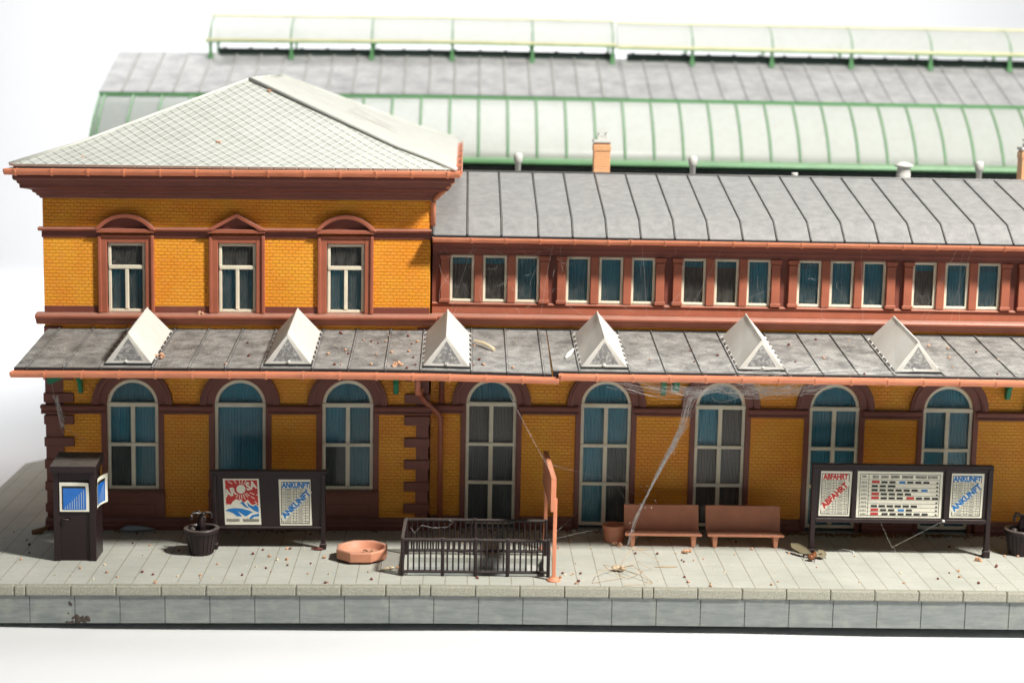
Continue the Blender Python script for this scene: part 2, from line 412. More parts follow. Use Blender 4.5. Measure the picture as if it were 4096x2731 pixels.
# ------------------------------------------------------------------ windows and curtains
def arch(cx, z, r_, n=16, a0=PI, a1=0):
    return [(cx + r_*math.cos(a0 + (a1-a0)*k/n), z + r_*math.sin(a0 + (a1-a0)*k/n)) for k in range(n+1)]
def ringpoly(cx, z, ri, ro, n=18): return arch(cx, z, ro, n) + arch(cx, z, ri, n)[::-1]
def curtain(parent, x0, x1, z0, z1, y, mat, folds=True, name='curtain'):
    mb = MB(); n = max(2, int((x1-x0)/.014)); pts = []
    ph = rnd.uniform(0, 6)
    for k in range(n+1):
        x = x0 + (x1-x0)*k/n; dy = (.016*math.sin(x*78 + ph)) if folds else 0
        pts.append((x, y + dy))
    for (xa, ya), (xb, yb) in zip(pts, pts[1:]): mb.quad([(xa, ya, z0), (xb, yb, z0), (xb, yb, z1), (xa, ya, z1)])
    bmesh.ops.remove_doubles(mb.b, verts=mb.b.verts[:], dist=1e-4)
    mb.build(name, mat, parent, smooth=True)
CM = {'b': 'blue_cloth', 'd': 'window_dark', 'g': 'brown_cloth', 'n': 'blue_deep'}
def arched_window(parent, xc, zb, y, rows, codes, w=.726, zs=3.60, mullion=True, top='n'):
    """rows: heights of the cross rails from bottom to spring; codes: curtain letters, bottom row first"""
    fr = MB(); t_ = .095; d0, d1 = y + .03, y + .10
    fr.prism([(xc-w, zb), (xc-w+t_, zb), (xc-w+t_, zs), (xc-w, zs)], d0, d1)
    fr.prism([(xc+w-t_, zb), (xc+w, zb), (xc+w, zs), (xc+w-t_, zs)], d0, d1)
    fr.prism(ringpoly(xc, zs, w-t_, w), d0, d1)
    fr.box(xc-w+t_, xc+w-t_, d0-.012, d1, zb, zb+t_)
    fr.box(xc-w, xc+w, d0-.02, d1-.004, zs-.06, zs+.065)
    for z in rows: fr.box(xc-w+.03, xc+w-.03, d0-.012, d1-.006, z-.05, z+.05)
    if mullion: fr.box(xc-.06, xc+.06, d0-.006, d1-.010, zb+t_, zs-.06)
    wn = fr.build('window', M['cream'], parent, bevel=.014)
    ys = y + .115
    gl = MB(); pg = [(xc-w+.02, zb+.02), (xc+w-.02, zb+.02)] + arch(xc, zs, w-.02)[::-1]
    gl.b.faces.new([gl.b.verts.new((a, ys, c)) for a, c in pg]); gl.build('glass_pane', M['glass'], wn, normals=False)
    lv = [zb] + list(rows) + [zs]
    for k in range(len(lv)-1):
        cd = codes[k]
        for q, (xa, xb) in enumerate(((xc-w, xc), (xc, xc+w))): curtain(wn, xa, xb, lv[k], lv[k+1], y+.22, M[CM[cd[q % len(cd)]]])
    curtain(wn, xc-w, xc+w, zs, zs+w, y+.22, M[CM[top]])
    return wn
def rect_window(parent, x0, x1, z0, z1, y, codes, rail=None, mullion=False, t_=.085, sill=True):
    fr = MB(); d0, d1 = y, y + .07
    fr.box(x0, x0+t_, d0, d1, z0, z1); fr.box(x1-t_, x1, d0, d1, z0, z1); fr.box(x0+t_, x1-t_, d0, d1, z0, z0+t_); fr.box(x0+t_, x1-t_, d0, d1, z1-t_, z1)
    if rail: fr.box(x0+.02, x1-.02, d0-.03, d1-.006, rail-.055, rail+.055)
    if mullion: fr.box((x0+x1)/2-.05, (x0+x1)/2+.05, d0-.02, d1-.010, z0+t_, rail-.055)
    wn = fr.build('window', M['cream'], parent, bevel=.014)
    gl = MB(); gl.quad([(x0+.02, d1+.01, z0+.02), (x1-.02, d1+.01, z0+.02), (x1-.02, d1+.01, z1-.02), (x0+.02, d1+.01, z1-.02)]); gl.build('glass_pane', M['glass'], wn, normals=False)
    if rail:
        xm = (x0+x1)/2
        curtain(wn, x0, xm, z0, rail, y+.16, M[CM[codes[0]]]); curtain(wn, xm, x1, z0, rail, y+.16, M[CM[codes[1]]]); curtain(wn, x0, x1, rail, z1, y+.16, M[CM[codes[2]]])
    else:
        sp = z0 + (z1-z0)*.8
        curtain(wn, x0, x1, z0, sp, y+.16, M[CM[codes[0]]]); curtain(wn, x0, x1, sp, z1, y+.16, M[CM[codes[1]]])
    return wn
def arch_trim(parent, xc, y, w=.726, zs=3.62, zb=0, jamb=.17):
    a = MB()
    a.prism(ringpoly(xc, zs, w, w+.22), y-.07, y+.02); a.prism(ringpoly(xc, zs, w+.215, w+.41), y-.13, y+.02); a.prism(ringpoly(xc, zs, w+.27, w+.34), y-.155, y-.12)
    a.build('arch_moulding', M['brown'], parent, bevel=.02)
    for xa, xb in ((xc-w-jamb, xc-w), (xc+w, xc+w+jamb)):
        j = MB(); j.box(xa, xb, y-.05, y+.06, zb, zs-.004); j.build('window_jamb', M['brown'], parent, bevel=.015)
def brick_bay(mb, xa, xb, xc, w, zb, zs, zt, y, th=.12):
    """brick wall between xa and xb from z .34 to zt with an arched opening"""
    y1 = y + th
    mb.prism([(xa, .34), (xc-w, .34), (xc-w, zs), (xa, zs)], y, y1); mb.prism([(xc+w, .34), (xb, .34), (xb, zs), (xc+w, zs)], y, y1)
    if zb > .4: mb.prism([(xc-w, .34), (xc+w, .34), (xc+w, zb), (xc-w, zb)], y+.02, y1-.005)
    lp = [(xa, zs), (xc-w, zs)] + arch(xc, zs, w, 10, PI, PI/2)[1:] + [(xc, zt), (xa, zt)]
    rp = [(xb, zs), (xb, zt), (xc, zt)] + arch(xc, zs, w, 10, PI/2, 0)[:] 
    mb.prism(lp, y, y1); mb.prism(rp, y, y1)

# ================================================================== corner building
YT = -.25
cb = thing('corner_building', (-7.0, YT, B(-7)), 'two-storey yellow brick corner house with pale pyramid roof and brown cornice', 'building')
TX0, TX1 = -12.42, -1.62
TC = [-9.99, -6.95, -3.90]
lim = [TX0, -8.47, -5.43, TX1]
mb = MB()
for k in range(3): brick_bay(mb, lim[k], lim[k+1], TC[k], .726, 1.15, 3.61, 5.9, YT)
mb.build('lower_wall', M['brick'], cb)
core = MB(); core.box(TX0+.02, TX1-.02, YT+.6, 17.2, 0, 9.6)
core.box(TX0+.005, TX0+.1, YT+.12, 17.2, 0, 5.9); core.box(TX1-.1, TX1-.005, YT+.12, 17.2, 0, 5.9); core.build('inner_shell', M['window_dark'], cb)
sw = MB(); sw.box(TX0-.02, TX0+.004, YT+.121, 17.25, 0, 9.5); sw.box(TX1-.004, TX1+.01, YT+.121, 17.25, 0, 9.5); sw.build('side_wall', M['brick'], cb)
# upper brick with rectangular openings
UC = [-10.11, -7.02, -3.98]; mb = MB(); edges = [TX0] + [v for c in UC for v in (c-.53, c+.53)] + [TX1]
for k in range(0, 8, 2): mb.prism([(edges[k], 6.40), (edges[k+1], 6.40), (edges[k+1], 8.34), (edges[k], 8.34)], YT, YT+.12)
mb.box(TX0, TX1, YT, YT+.12, 8.345, 9.56)
mb.build('upper_wall', M['brick'], cb, bevel=.01)
# plinth and aprons
pl = MB(); prof = [(YT+.1, 0), (YT-.20, 0), (YT-.20, .13), (YT-.15, .16), (YT-.15, .25), (YT-.07, .33), (YT+.1, .36)]
pe = [TX0-.05] + [v for c in (TC) for v in (c-.92, c+.92)] + [TX1+.03]
pl.xprof(prof, TX0-.06, TX1+.04); pl.build('plinth', M['brown'], cb, bevel=.012)
for k, c in enumerate(TC):
    ap = MB(); ap.box(c-.9, c+.9, YT-.06, YT+.018, .34, .95); ap.box(c-.62, c+.62, YT-.09, YT-.05, .42, .74)
    ap.xprof([(YT+.03, .96), (YT-.16, .96), (YT-.18, 1.06), (YT-.10, 1.14), (YT+.03, 1.15)], c-.90, c+.90)
    ap.build('window_apron', M['brown'], cb, bevel=.012)
    arch_trim(cb, c, YT, zb=1.15 if k != 1 else 1.15, jamb=.16)
arched_window(cb, TC[0], 1.15, YT, [2.45], ['dn', 'bb'], top='n')
arched_window(cb, TC[1], 1.15, YT, [], ['b'], mullion=False, top='b')
arched_window(cb, TC[2], 1.15, YT, [2.45], ['dn', 'bn'], top='n')
# string course pieces between the arches
def string(parent, xa, xb, y, z0=3.34):
    m_ = MB(); m_.xprof([(y+.02, z0), (y-.08, z0), (y-.10, z0+.05), (y-.06, z0+.09), (y-.06, z0+.15), (y-.15, z0+.17), (y-.17, z0+.22), (y-.14, z0+.265), (y+.02, z0+.275)], xa, xb)
    m_.build('string_course', M['brown'], parent, bevel=.008)
string(cb, TX0-.14, TC[0]-.78, YT); string(cb, TC[0]+.78, TC[1]-.78, YT); string(cb, TC[1]+.78, TC[2]-.78, YT); string(cb, TC[2]+.78, TX1+.10, YT)
# quoins
for sx, xa, xb, xl in ((-1, TX0-.02, -11.93, -11.64), (1, -1.95, TX1+.02, -2.29)):
    q = MB(); q.box(xa, xb, YT-.035, YT+.3, .36, 5.85); q.build('corner_strip', M['brown'], cb, bevel=.015)
    for k in range(8):
        z = .62 + .638*k
        if abs(z - 3.80) < .01: z = 3.82
        q = MB()
        if sx < 0: q.box(TX0-.06, xl, YT-.085, YT+.28, z-.135, z+.135)
        else: q.box(xl, TX1+.06, YT-.085, YT+.28, z-.135, z+.135)
        q.build('quoin_block', M['brown'], cb, bevel=.022)
# floor course between the storeys
def sillcourse(parent, x0, x1, y, z, ends=0):
    m_ = MB(); m_.xprof([(y+.05, z-.30), (y-.06, z-.30), (y-.10, z-.24), (y-.17, z-.17), (y-.19, z-.11), (y-.26, z-.10), (y-.27, z-.04), (y-.24, z), (y+.05, z+.05)], x0-ends, x1+ends)
    return m_.build('floor_course', M['brown_red'], parent, bevel=.012)
sillcourse(cb, TX0, TX1, YT, 6.20, .22)
for k in range(0, 8, 2):
    fb = MB(); fb.box(edges[k] + (.0 if k == 0 else .20), edges[k+1] - (.0 if k == 6 else .20), YT-.015, YT+.1, 6.235, 6.42); fb.build('base_band', M['brown'], cb, bevel=.01)
# upper string course
for xa, xb in ((TX0-.11, UC[0]-.70), (UC[0]+.70, UC[1]-.70), (UC[1]+.70, UC[2]-.70), (UC[2]+.70, TX1+.10)):
    m_ = MB(); m_.xprof([(YT+.02, 8.535), (YT-.10, 8.535), (YT-.16, 8.56), (YT-.18, 8.60), (YT-.14, 8.635), (YT+.02, 8.645)], xa, xb); sc_ = m_.build('string_course', M['brown_red'], cb, bevel=.01)
    m_ = MB(); m_.box(max(xa, TX0-.03), min(xb, TX1+.03), YT-.035, YT+.1, 8.35, 8.534); m_.build('fascia', M['brown'], sc_)
for k, c in enumerate(UC):
    rect_window(cb, c-.52, c+.52, 6.25, 8.20, YT+.05, ('bnd', 'bnd', 'bnd')[k], rail=7.52, mullion=True)
    s_ = MB()
    s_.box(c-.73, c-.53, YT-.06, YT+.1, 6.24, 8.36); s_.box(c+.53, c+.73, YT-.06, YT+.1, 6.24, 8.36); s_.box(c-.53, c+.53, YT-.056, YT+.1, 8.21, 8.36)
    s_.box(c-.78, c-.69, YT-.11, YT+.05, 6.24, 8.42); s_.box(c+.69, c+.78, YT-.11, YT+.05, 6.24, 8.42); s_.box(c-.69, c+.69, YT-.106, YT+.05, 8.36, 8.44)
    s_.build('window_surround', M['brown_red'], cb, bevel=.018)
    p_ = MB(); zb_ = 8.56
    p_.box(c-.80, c+.80, YT-.20, YT+.03, zb_-.06, zb_+.045)
    if k == 1:
        o_ = [(c-.86, zb_+.02), (c, zb_+.50), (c+.86, zb_+.02)]; i_ = [(c+.66, zb_+.02), (c, zb_+.385), (c-.66, zb_+.02)]
        p_.prism(o_ + i_, YT-.24, YT+.03)
    else:
        Rr = 1.02; h = .42; zc = zb_ + .47 - Rr; a = math.acos((Rr-.46)/Rr)
        o_ = [(c + Rr*math.sin(-a + 2*a*q/16), zc + Rr*math.cos(-a + 2*a*q/16)) for q in range(17)]
        r2 = Rr-.11; a2 = a*.93; i_ = [(c + r2*math.sin(a2 - 2*a2*q/16), zc + r2*math.cos(a2 - 2*a2*q/16)) for q in range(17)]
        i_ = [(x, max(z, zb_+.03)) for x, z in i_]
        p_.prism(o_ + i_, YT-.24, YT+.03)
    p_.build('pediment', M['brown_red'], cb, bevel=.014)
    t2 = MB()
    if k == 1: t2.prism([(c-.75, zb_), (c+.75, zb_), (c, zb_+.42)], YT-.05, YT-.01)
    else: t2.prism([(c-.72, zb_)] + [(x, z) for x, z in o_ [2:-2]] + [(c+.72, zb_)], YT-.05, YT-.01)
    t2.build('tympanum', M['brown'], cb)
# cornice: rings stepping outwards
cn = MB(); cp = [(.0, 9.44), (.05, 9.44), (.07, 9.50), (.13, 9.53), (.14, 9.58), (.22, 9.62), (.23, 9.67), (.30, 9.70), (.50, 9.75), (.51, 9.86), (.56, 9.89), (.57, 9.95), (.64, 9.98), (.66, 10.03), (.66, 10.17), (0, 10.17)]
ring = []
for d, z in cp:
    ring.append([cn.b.verts.new(p) for p in ((TX0-d, YT-d, z), (TX1+d, YT-d, z), (TX1+d, 17.2+d, z), (TX0-d, 17.2+d, z))])
for a_, b_ in zip(ring, ring[1:]):
    for i in range(4): cn.b.faces.new((a_[i], a_[(i+1) % 4], b_[(i+1) % 4], b_[i]))
cn.b.faces.new(ring[-1]); cn.build('cornice', M['brown'], cb, bevel=.006)
# gutters
def trough(y, z, r_=.14, t_=.03):     # open half round profile, hanging below z
    o_ = [(y + r_*math.cos(a), z + 1.15*r_*math.sin(a)) for a in [PI + PI*k/8 for k in range(9)]]
    i_ = [(y + (r_-t_)*math.cos(a), z + 1.15*(r_-t_)*math.sin(a)) for a in [2*PI - PI*k/8 for k in range(9)]]
    return o_ + i_
def gutter(parent, x0, x1, y, z, joints, r_=.14, extra=None, cap0=True, cap1=True):
    g_ = MB(); cuts = [x0 + k*.5 for k in range(1, int((x1-x0)/.5)+1)]
    g_.xprof(trough(y, z, r_), x0, x1, cuts=cuts)
    for x, e in ((x0, cap0), (x1, cap1)):
        if e: g_.xprof([(y + (r_-.01)*math.cos(a), z + 1.15*(r_-.01)*math.sin(a)) for a in [PI + PI*k/8 for k in range(9)]], x-.02 if x == x0 else x-.01, x+.01 if x == x0 else x+.02)
    gm = g_.build('gutter', M['salmon'], parent, extra=extra, bevel=.006)
    for x in joints:
        j_ = MB(); j_.xprof(trough(y, z+.008, r_+.03, .05), x-.028, x+.028); j_.build('gutter_joint', M['salmon'], gm, extra=extra, bevel=.006)
    return gm
GY = YT - .98
gutter(cb, TX0-.78, TX1+.80, GY, 10.31, [TX0-.78+.30+.98*k for k in range(13)], .15)
side = MB(); side.prism([(TX1+.73+.15*math.cos(a), 10.31+.17*math.sin(a)) for a in [PI+PI*k/8 for k in range(9)]] + [(TX1+.73+.12*math.cos(a), 10.31+.14*math.sin(a)) for a in [2*PI-PI*k/8 for k in range(9)]], GY+.12, 18.1)
for k in range(6): side.box(TX1+.59, TX1+.87, GY+.3+3.2*k, GY+.36+3.2*k, 10.28, 10.315)
side.build('side_gutter', M['salmon'], cb)
side = MB(); side.box(TX0-.78, TX0-.60, GY+.16, 18.1, 10.16, 10.31); side.build('side_gutter', M['salmon'], cb, bevel=.05)
dp = MB(); dp.tube([(-1.02, YT-.55, 10.2), (-1.02, YT-.55, 9.98), (-1.10, YT-.5, 9.90), (-1.50, YT-.12, 9.50), (-1.54, YT-.02, 9.40), (-1.54, YT+.02, 8.72)], .075, 10); dp.build('downpipe', M['salmon'], cb, smooth=True)
dp = MB(); dp.tube([(-1.02, 17.2, 10.2), (-1.02, 17.2, 9.98), (-1.50, 17.2, 9.50), (-1.54, 17.2, 6)], .08, 10); dp.box(-1.2, -1.05, 16.9, 17.5, 9.6, 10.1); dp.build('downpipe', M['salmon'], cb)
# pyramid roof with a slight kick at the eaves
rx0, rx1, ry0, ry1, rz = TX0-.68, TX1+.70, YT-.86, 18.0, 10.36
ax, ay0, ay1, az = -7.05, 3.15, 13.6, 12.70
def lerp(a, b, t_): return a + (b-a)*t_
def roofpt(corner, apex, t_, kick): return (lerp(corner[0], apex[0], t_), lerp(corner[1], apex[1], t_), lerp(corner[2], apex[2], t_) + kick)
A0, A1 = (ax, ay0, az), (ax-.1, ay1, az)
c00, c10, c11, c01 = (rx0, ry0, rz+.07), (rx1, ry0, rz), (rx1, ry1, rz), (rx0, ry1, rz)
kt, kk = .27, -.10
lo = [roofpt(c, a, kt, kk) for c, a in ((c00, A0), (c10, A0), (c11, A1), (c01, A1))]
def face_uv(pts, ux, origin):
    n_ = (Vector(pts[1])-Vector(pts[0])).cross(Vector(pts[-1])-Vector(pts[0])).normalized(); U = Vector(ux); V = n_.cross(U)
    return [((Vector(p)-Vector(origin)).dot(U), (Vector(p)-Vector(origin)).dot(V)) for p in pts]
faces = []
def addside(ca, cb_, la, lb, aa, ab, ux, nm):
    m_ = MB()
    lowp = [ca, cb_, lb, la]; m_.quad(lowp, face_uv(lowp, ux, ca))
    up = [la, lb] + ([aa] if aa == ab else [ab, aa]); m_.quad(up, face_uv(up, ux, ca))
    bmesh.ops.remove_doubles(m_.b, verts=m_.b.verts[:], dist=1e-4)
    o = m_.build(nm, M['slate'] if nm == 'roof_front' else M['roof_pale'], cb)
    md = o.modifiers.new('thick', 'SOLIDIFY'); md.thickness = .07; md.offset = -1
    return o
addside(c00, c10, lo[0], lo[1], A0, A0, (1, 0, 0), 'roof_front')
addside(c10, c11, lo[1], lo[2], A0, A1, (0, 1, 0), 'roof_side')
addside(c11, c01, lo[2], lo[3], A1, A1, (-1, 0, 0), 'roof_back')
addside(c01, c00, lo[3], lo[0], A1, A0, (0, -1, 0), 'roof_side')
m_ = MB(); m_.hexa([(rx0+.1, ry0+.03, 10.18), (rx1-.2, ry0+.03, 10.18), (rx1-.2, ry0+.1, 10.18), (rx0+.1, ry0+.1, 10.18), (rx0+.1, ry0+.03, 10.40), (rx1-.2, ry0+.03, 10.335), (rx1-.2, ry0+.1, 10.335), (rx0+.1, ry0+.1, 10.40)]); m_.build('eaves_gap_shade', M['canopy_edge'], cb)  # black strip standing in for the shade in the gap between roof and gutter
# hip caps
for (cc, ll, aa, w_) in ((c00, lo[0], A0, .05), (c10, lo[1], A0, .075), (c11, lo[2], A1, .06)):
    m_ = MB(); m_.tube([Vector(cc)+Vector((0,0,.0)), Vector(ll)+Vector((0,0,.01)), Vector(aa)+Vector((0,0,.01))], w_, 6); m_.build('hip_cap', M['roof_pale'], cb, smooth=True)
m_ = MB(); m_.tube([A0, A1], .07, 6); m_.build('ridge_cap', M['roof_pale'], cb, smooth=True)
for k in range(3):   # slots moulded in the right roof face
    y = 7.2 + 1.35*k
    for t_ in (.42,):
        m_ = MB(); x_ = lerp(rx1, ax, t_); z_ = lerp(lo[1][2], az, (t_-kt)/(1-kt)) + .02
        m_.hexa([(x_-.9, y, z_+.42-.02), (x_+.9, y, z_-.42-.02), (x_+.9, y+.12, z_-.42-.02), (x_-.9, y+.12, z_+.42-.02), (x_-.9, y, z_+.42+.035), (x_+.9, y, z_-.42+.035), (x_+.9, y+.12, z_-.42+.035), (x_-.9, y+.12, z_+.42+.035)]); m_.build('roof_batten', M['grey_paint'], cb)

# ================================================================== station wing
sw_ = thing('station_wing', (9, 0, 0), 'long station wing of yellow brick with arched doors and a grey seamed roof', 'building')
WX0, WX1 = -1.55, XR
WC = [.188 + 3.293*k for k in range(6)]
mb = MB(); lim = [WX0] + [c + 1.6465 for c in WC[:-1]] + [WX1]
for k, c in enumerate(WC): brick_bay(mb, lim[k], lim[k+1], c, .726, .1, 3.62, 5.98, 0)
mb.build('lower_wall', M['brick'], sw_)
core = MB(); core.box(WX0, WX1, .45, 10, 0, 8.3); core.build('inner_shell', M['window_dark'], sw_)
codes = [['dd', 'dd', 'gg'], ['bd', 'bd', 'bb'], ['gg', 'gg', 'bg'], ['bb', 'bb', 'bb'], ['nb', 'bb', 'bb'], ['bb', 'bb', 'bb']]
for k, c in enumerate(WC):
    arched_window(sw_, c, .10, 0, [1.33, 2.45], codes[k], zs=3.62, top='b' if k else 'n')
    arch_trim(sw_, c, 0, zs=3.63, zb=0, jamb=.15)
    xa = WX0 if k == 0 else WC[k-1] + .80
    string(sw_, xa, c-.80, 0, 3.345)
    pl = MB(); pl.xprof([(.05, 0), (-.20, 0), (-.20, .13), (-.15, .16), (-.15, .25), (-.07, .33), (.05, .37)], (WX0 if k == 0 else WC[k-1] + .90), c-.90); pl.build('plinth', M['brown'], sw_, bevel=.014)
# clerestory
sillcourse(sw_, WX0-.0, WX1, 0, 6.205)
m_ = MB(); m_.box(WX0, WX1, -.035, .1, 6.245, 6.50); m_.xprof([(.05, 6.50), (-.09, 6.50), (-.09, 6.535), (.05, 6.56)], WX0, WX1); m_.build('base_band', M['brown_red'], sw_, bevel=.012)
m_ = MB(); m_.xprof([(.1, 7.92), (-.10, 7.92), (-.10, 8.02), (-.17, 8.06), (-.17, 8.16), (-.30, 8.24), (-.42, 8.30), (-.42, 8.38), (.1, 8.38)], WX0, WX1); m_.build('frieze', M['brown'], sw_, bevel=.01)
cl = [['gn', 'gn', 'nn'], ['bb', 'bb', 'nb'], ['gn', 'gn', 'bb'], ['bn', 'bb', 'bb'], ['gn', 'bn', 'bn'], ['bb', 'bb', 'bb']]
for k in range(-1, 5):
    g0 = 2.235 + 3.293*k
    for q, xo in enumerate((0, .935, 1.85)):
        rect_window(sw_, g0+xo, g0+xo+.69, 6.57, 7.90, .03, cl[k+1][q], t_=.075)
    for xo in (.69, 1.625):
        m_ = MB(); m_.box(g0+xo+.005, g0+xo+.235, -.06, .12, 6.56, 7.915); m_.build('mullion', M['brown_red'], sw_, bevel=.02)
    for xo in (2.55, 3.04):
        x = g0 + xo; m_ = MB(); m_.box(x, x+.24, -.10, .12, 6.56, 7.915); m_.box(x-.03, x+.27, -.13, .10, 6.56, 6.66); m_.box(x-.02, x+.26, -.13, .1, 7.72, 7.76); m_.box(x-.035, x+.275, -.15, .1, 7.80, 7.914); m_.build('pilaster', M['brown_red'], sw_, bevel=.014)
    m_ = MB(); m_.box(g0+2.79, g0+3.04, .04, .12, 6.56, 7.915); m_.build('recess_panel', M['brown'], sw_)
x = 2.235-3.293-.253; m_ = MB(); m_.box(x, x+.24, -.10, .12, 6.56, 7.915); m_.box(x-.03, x+.27, -.13, .10, 6.56, 6.66); m_.box(x-.035, x+.275, -.15, .1, 7.80, 7.914); m_.build('pilaster', M['brown_red'], sw_, bevel=.014)
m_ = MB(); m_.box(WX0, x, .02, .12, 6.56, 7.915); m_.build('recess_panel', M['brown'], sw_)
gutter(sw_, WX0+.02, 3.93, -.68, 8.46, [-.45+.955*k for k in range(5)], .125)
gutter(sw_, 3.96, WX1, -.68, 8.47, [4.0+.955*k for k in range(17)], .125)
rf = MB(); rf.xprof([(-.58, 8.43), (-.58, 8.52), (.13, 8.98), (5.0, 9.93), (5.12, 9.93), (11, 8.9), (11, 8.8), (5.06, 9.80), (.13, 8.88)], WX0-.03, WX1); ro = rf.build('roof', M['wing_roof'], sw_, bevel=.01)
for k in range(-3, 20):
    x = 1.415 + .955*k + (-.08 if k < 0 else 0)
    if x < WX0 or x > WX1: continue
    m_ = MB(); m_.tube([(x, -.60, 8.49), (x, -.59, 8.53), (x, .13, 8.995), (x, 5.0, 9.945)], .028, 6); m_.build('roof_seam', M['canopy_edge'], ro, smooth=True)
m_ = MB(); m_.tube([(WX0, 5.05, 9.94), (WX1, 5.05, 9.94)], .05, 6); m_.build('ridge_cap', M['canopy_edge'], ro)
m_ = MB(); m_.xprof([(-.61, 8.42), (-.61, 8.50), (-.583, 8.50), (-.583, 8.42)], WX0-.03, WX1); m_.build('eaves_strip', M['canopy_edge'], ro)
def chimney(x, y, z1, label_=None):
    m_ = MB(); w = .255; m_.box(x-w, x+w, y-w, y+w, 9.3, z1-.25); m_.box(x-w-.02, x+w+.02, y-w-.02, y+w+.02, z1-.25, z1-.05); m_.box(x-w+.01, x+w-.01, y-w+.01, y+w-.01, z1-.05, z1)
    c_ = m_.build('chimney', M['chimney_brick'], ro, bevel=.02)
    m_ = MB(); m_.box(x-w-.03, x+w+.03, y-w-.03, y+w+.03, z1+.002, z1+.10); m_.build('chimney_cap', M['grey_paint'], c_, bevel=.02)
    m_ = MB(); m_.box(x-.15, x+.15, y-.15, y+.15, z1+.102, z1+.20); m_.box(x-.13, x-.09, y-.1, y+.1, z1+.2, z1+.30); m_.box(x+.09, x+.13, y-.1, y+.1, z1+.2, z1+.30); m_.box(x-.17, x+.17, y-.14, y+.14, z1+.30, z1+.34); m_.build('chimney_cowl', M['grey_paint'], c_)
chimney(3.58, 5.75, 10.86); chimney(16.98, 5.75, 10.86)
for x in (.985, 6.44, 15.45):
    m_ = MB(); m_.lathe([(0, -.6), (.09, -.6), (.09, .32), (.135, .34), (.145, .52), (.12, .62), (0, .64)], x, 5.7, 16, 9.87); m_.build('vent_pipe', M['grey_paint'], ro, smooth=True)
m_ = MB(); m_.lathe([(0, -.5), (.24, -.5), (.22, .20), (.20, .42), (.30, .44), (.28, .50), (.10, .58), (0, .59)], 13.07, 5.7, 16, 9.85); m_.build('vent_cowl', M['grey_paint'], ro, smooth=True)
m_ = MB(); m_.lathe([(0, -.5), (.07, -.5), (.07, .1), (.10, .1), (.10, .2), (0, .2)], 9.7, 6.0, 12, 9.82); m_.build('vent_pipe', M['grey_paint'], ro, smooth=True)
dp = MB(); dp.tube([(-1.84, -4.1, 5.05), (-1.84, -3.7, 4.6), (-1.80, -.9, 4.18), (-1.86, -.5, 3.98), (-1.70, -.42, 3.75), (-1.38, -.22, 3.42), (-1.26, -.16, 3.26), (-1.25, -.14, .3)], .08, 10); dp.build('downpipe', M['brown_red'], sw_, smooth=True)
dp = MB(); dp.tube([(-1.24, -.08, 5.6), (-1.24, -.08, 3.66)], .08, 10); dp.build('downpipe', M['brown'], sw_, smooth=True)

# ================================================================== canopy
cp_ = thing('platform_canopy', (0, -2, 5.4), 'dusty dark seamed canopy roof over the platform with six skylights', 'canopy')
CY0, CZ0, CY1, CZ1 = -4.26, 5.335, -.02, 5.80
def cz(y): return lerp(CZ0, CZ1, (y-CY0)/(CY1-CY0))
JX = 1.70
SK = [-9.42 + 4.165*k for k in range(6)]
for (xa, xb, nm, ex) in ((-12.33, JX-.012, 'roof_panel', droop), (JX+.012, XR, 'roof_panel', None)):
    m_ = MB(); y1 = CY1 if xa > 0 else CY1
    m_.xprof([(CY0, CZ0-.07), (CY0, CZ0), (CY1, CZ1), (CY1, CZ1-.07)], xa, xb)
    rp = m_.build(nm, M['canopy'], cp_, extra=ex, bevel=.008)
    m_ = MB(); m_.xprof([(CY0-.03, CZ0-.16), (CY0-.03, CZ0+.012), (CY0+.05, CZ0+.022), (CY0+.05, CZ0-.16)], xa, xb); m_.build('fascia', M['canopy_edge'], rp, extra=ex, bevel=.012)
    xs = []
    for s_ in SK:
        xs += [s_-.665, s_+.665, s_+.665+.95, s_+.665+1.9]
    xs += [-12.0, -11.05, 15.0, 16.0, 17.2, 18.2]
    for x in xs:
        if xa + .05 < x < xb - .05:
            m_ = MB(); zs_ = [CY0-.02, -3.2, -2.1, -1.1, CY1]
            m_.tube([(x, CY0-.035, CZ0-.06), (x, CY0-.02, cz(CY0)+.012)] + [(x, y, cz(y)+.012) for y in zs_[1:]], .034, 6)
            m_.build('roof_seam', M['canopy'], rp, extra=ex, smooth=True)
ex = droop
gutter(cp_, -12.36, 1.84, -4.44, 5.27, [-11.5+.955*k for k in range(14)], .145, extra=droop)
gutter(cp_, 1.87, XR, -4.44, 5.285, [1.93] + [2.86+.955*k for k in range(17)], .145)
m_ = MB(); m_.xprof([(CY1-.08, 5.75), (CY1+.02, 5.75), (CY1+.02, 5.83), (CY1-.06, 5.83)], -12.33, XR); m_.build('flashing', M['canopy_edge'], cp_)
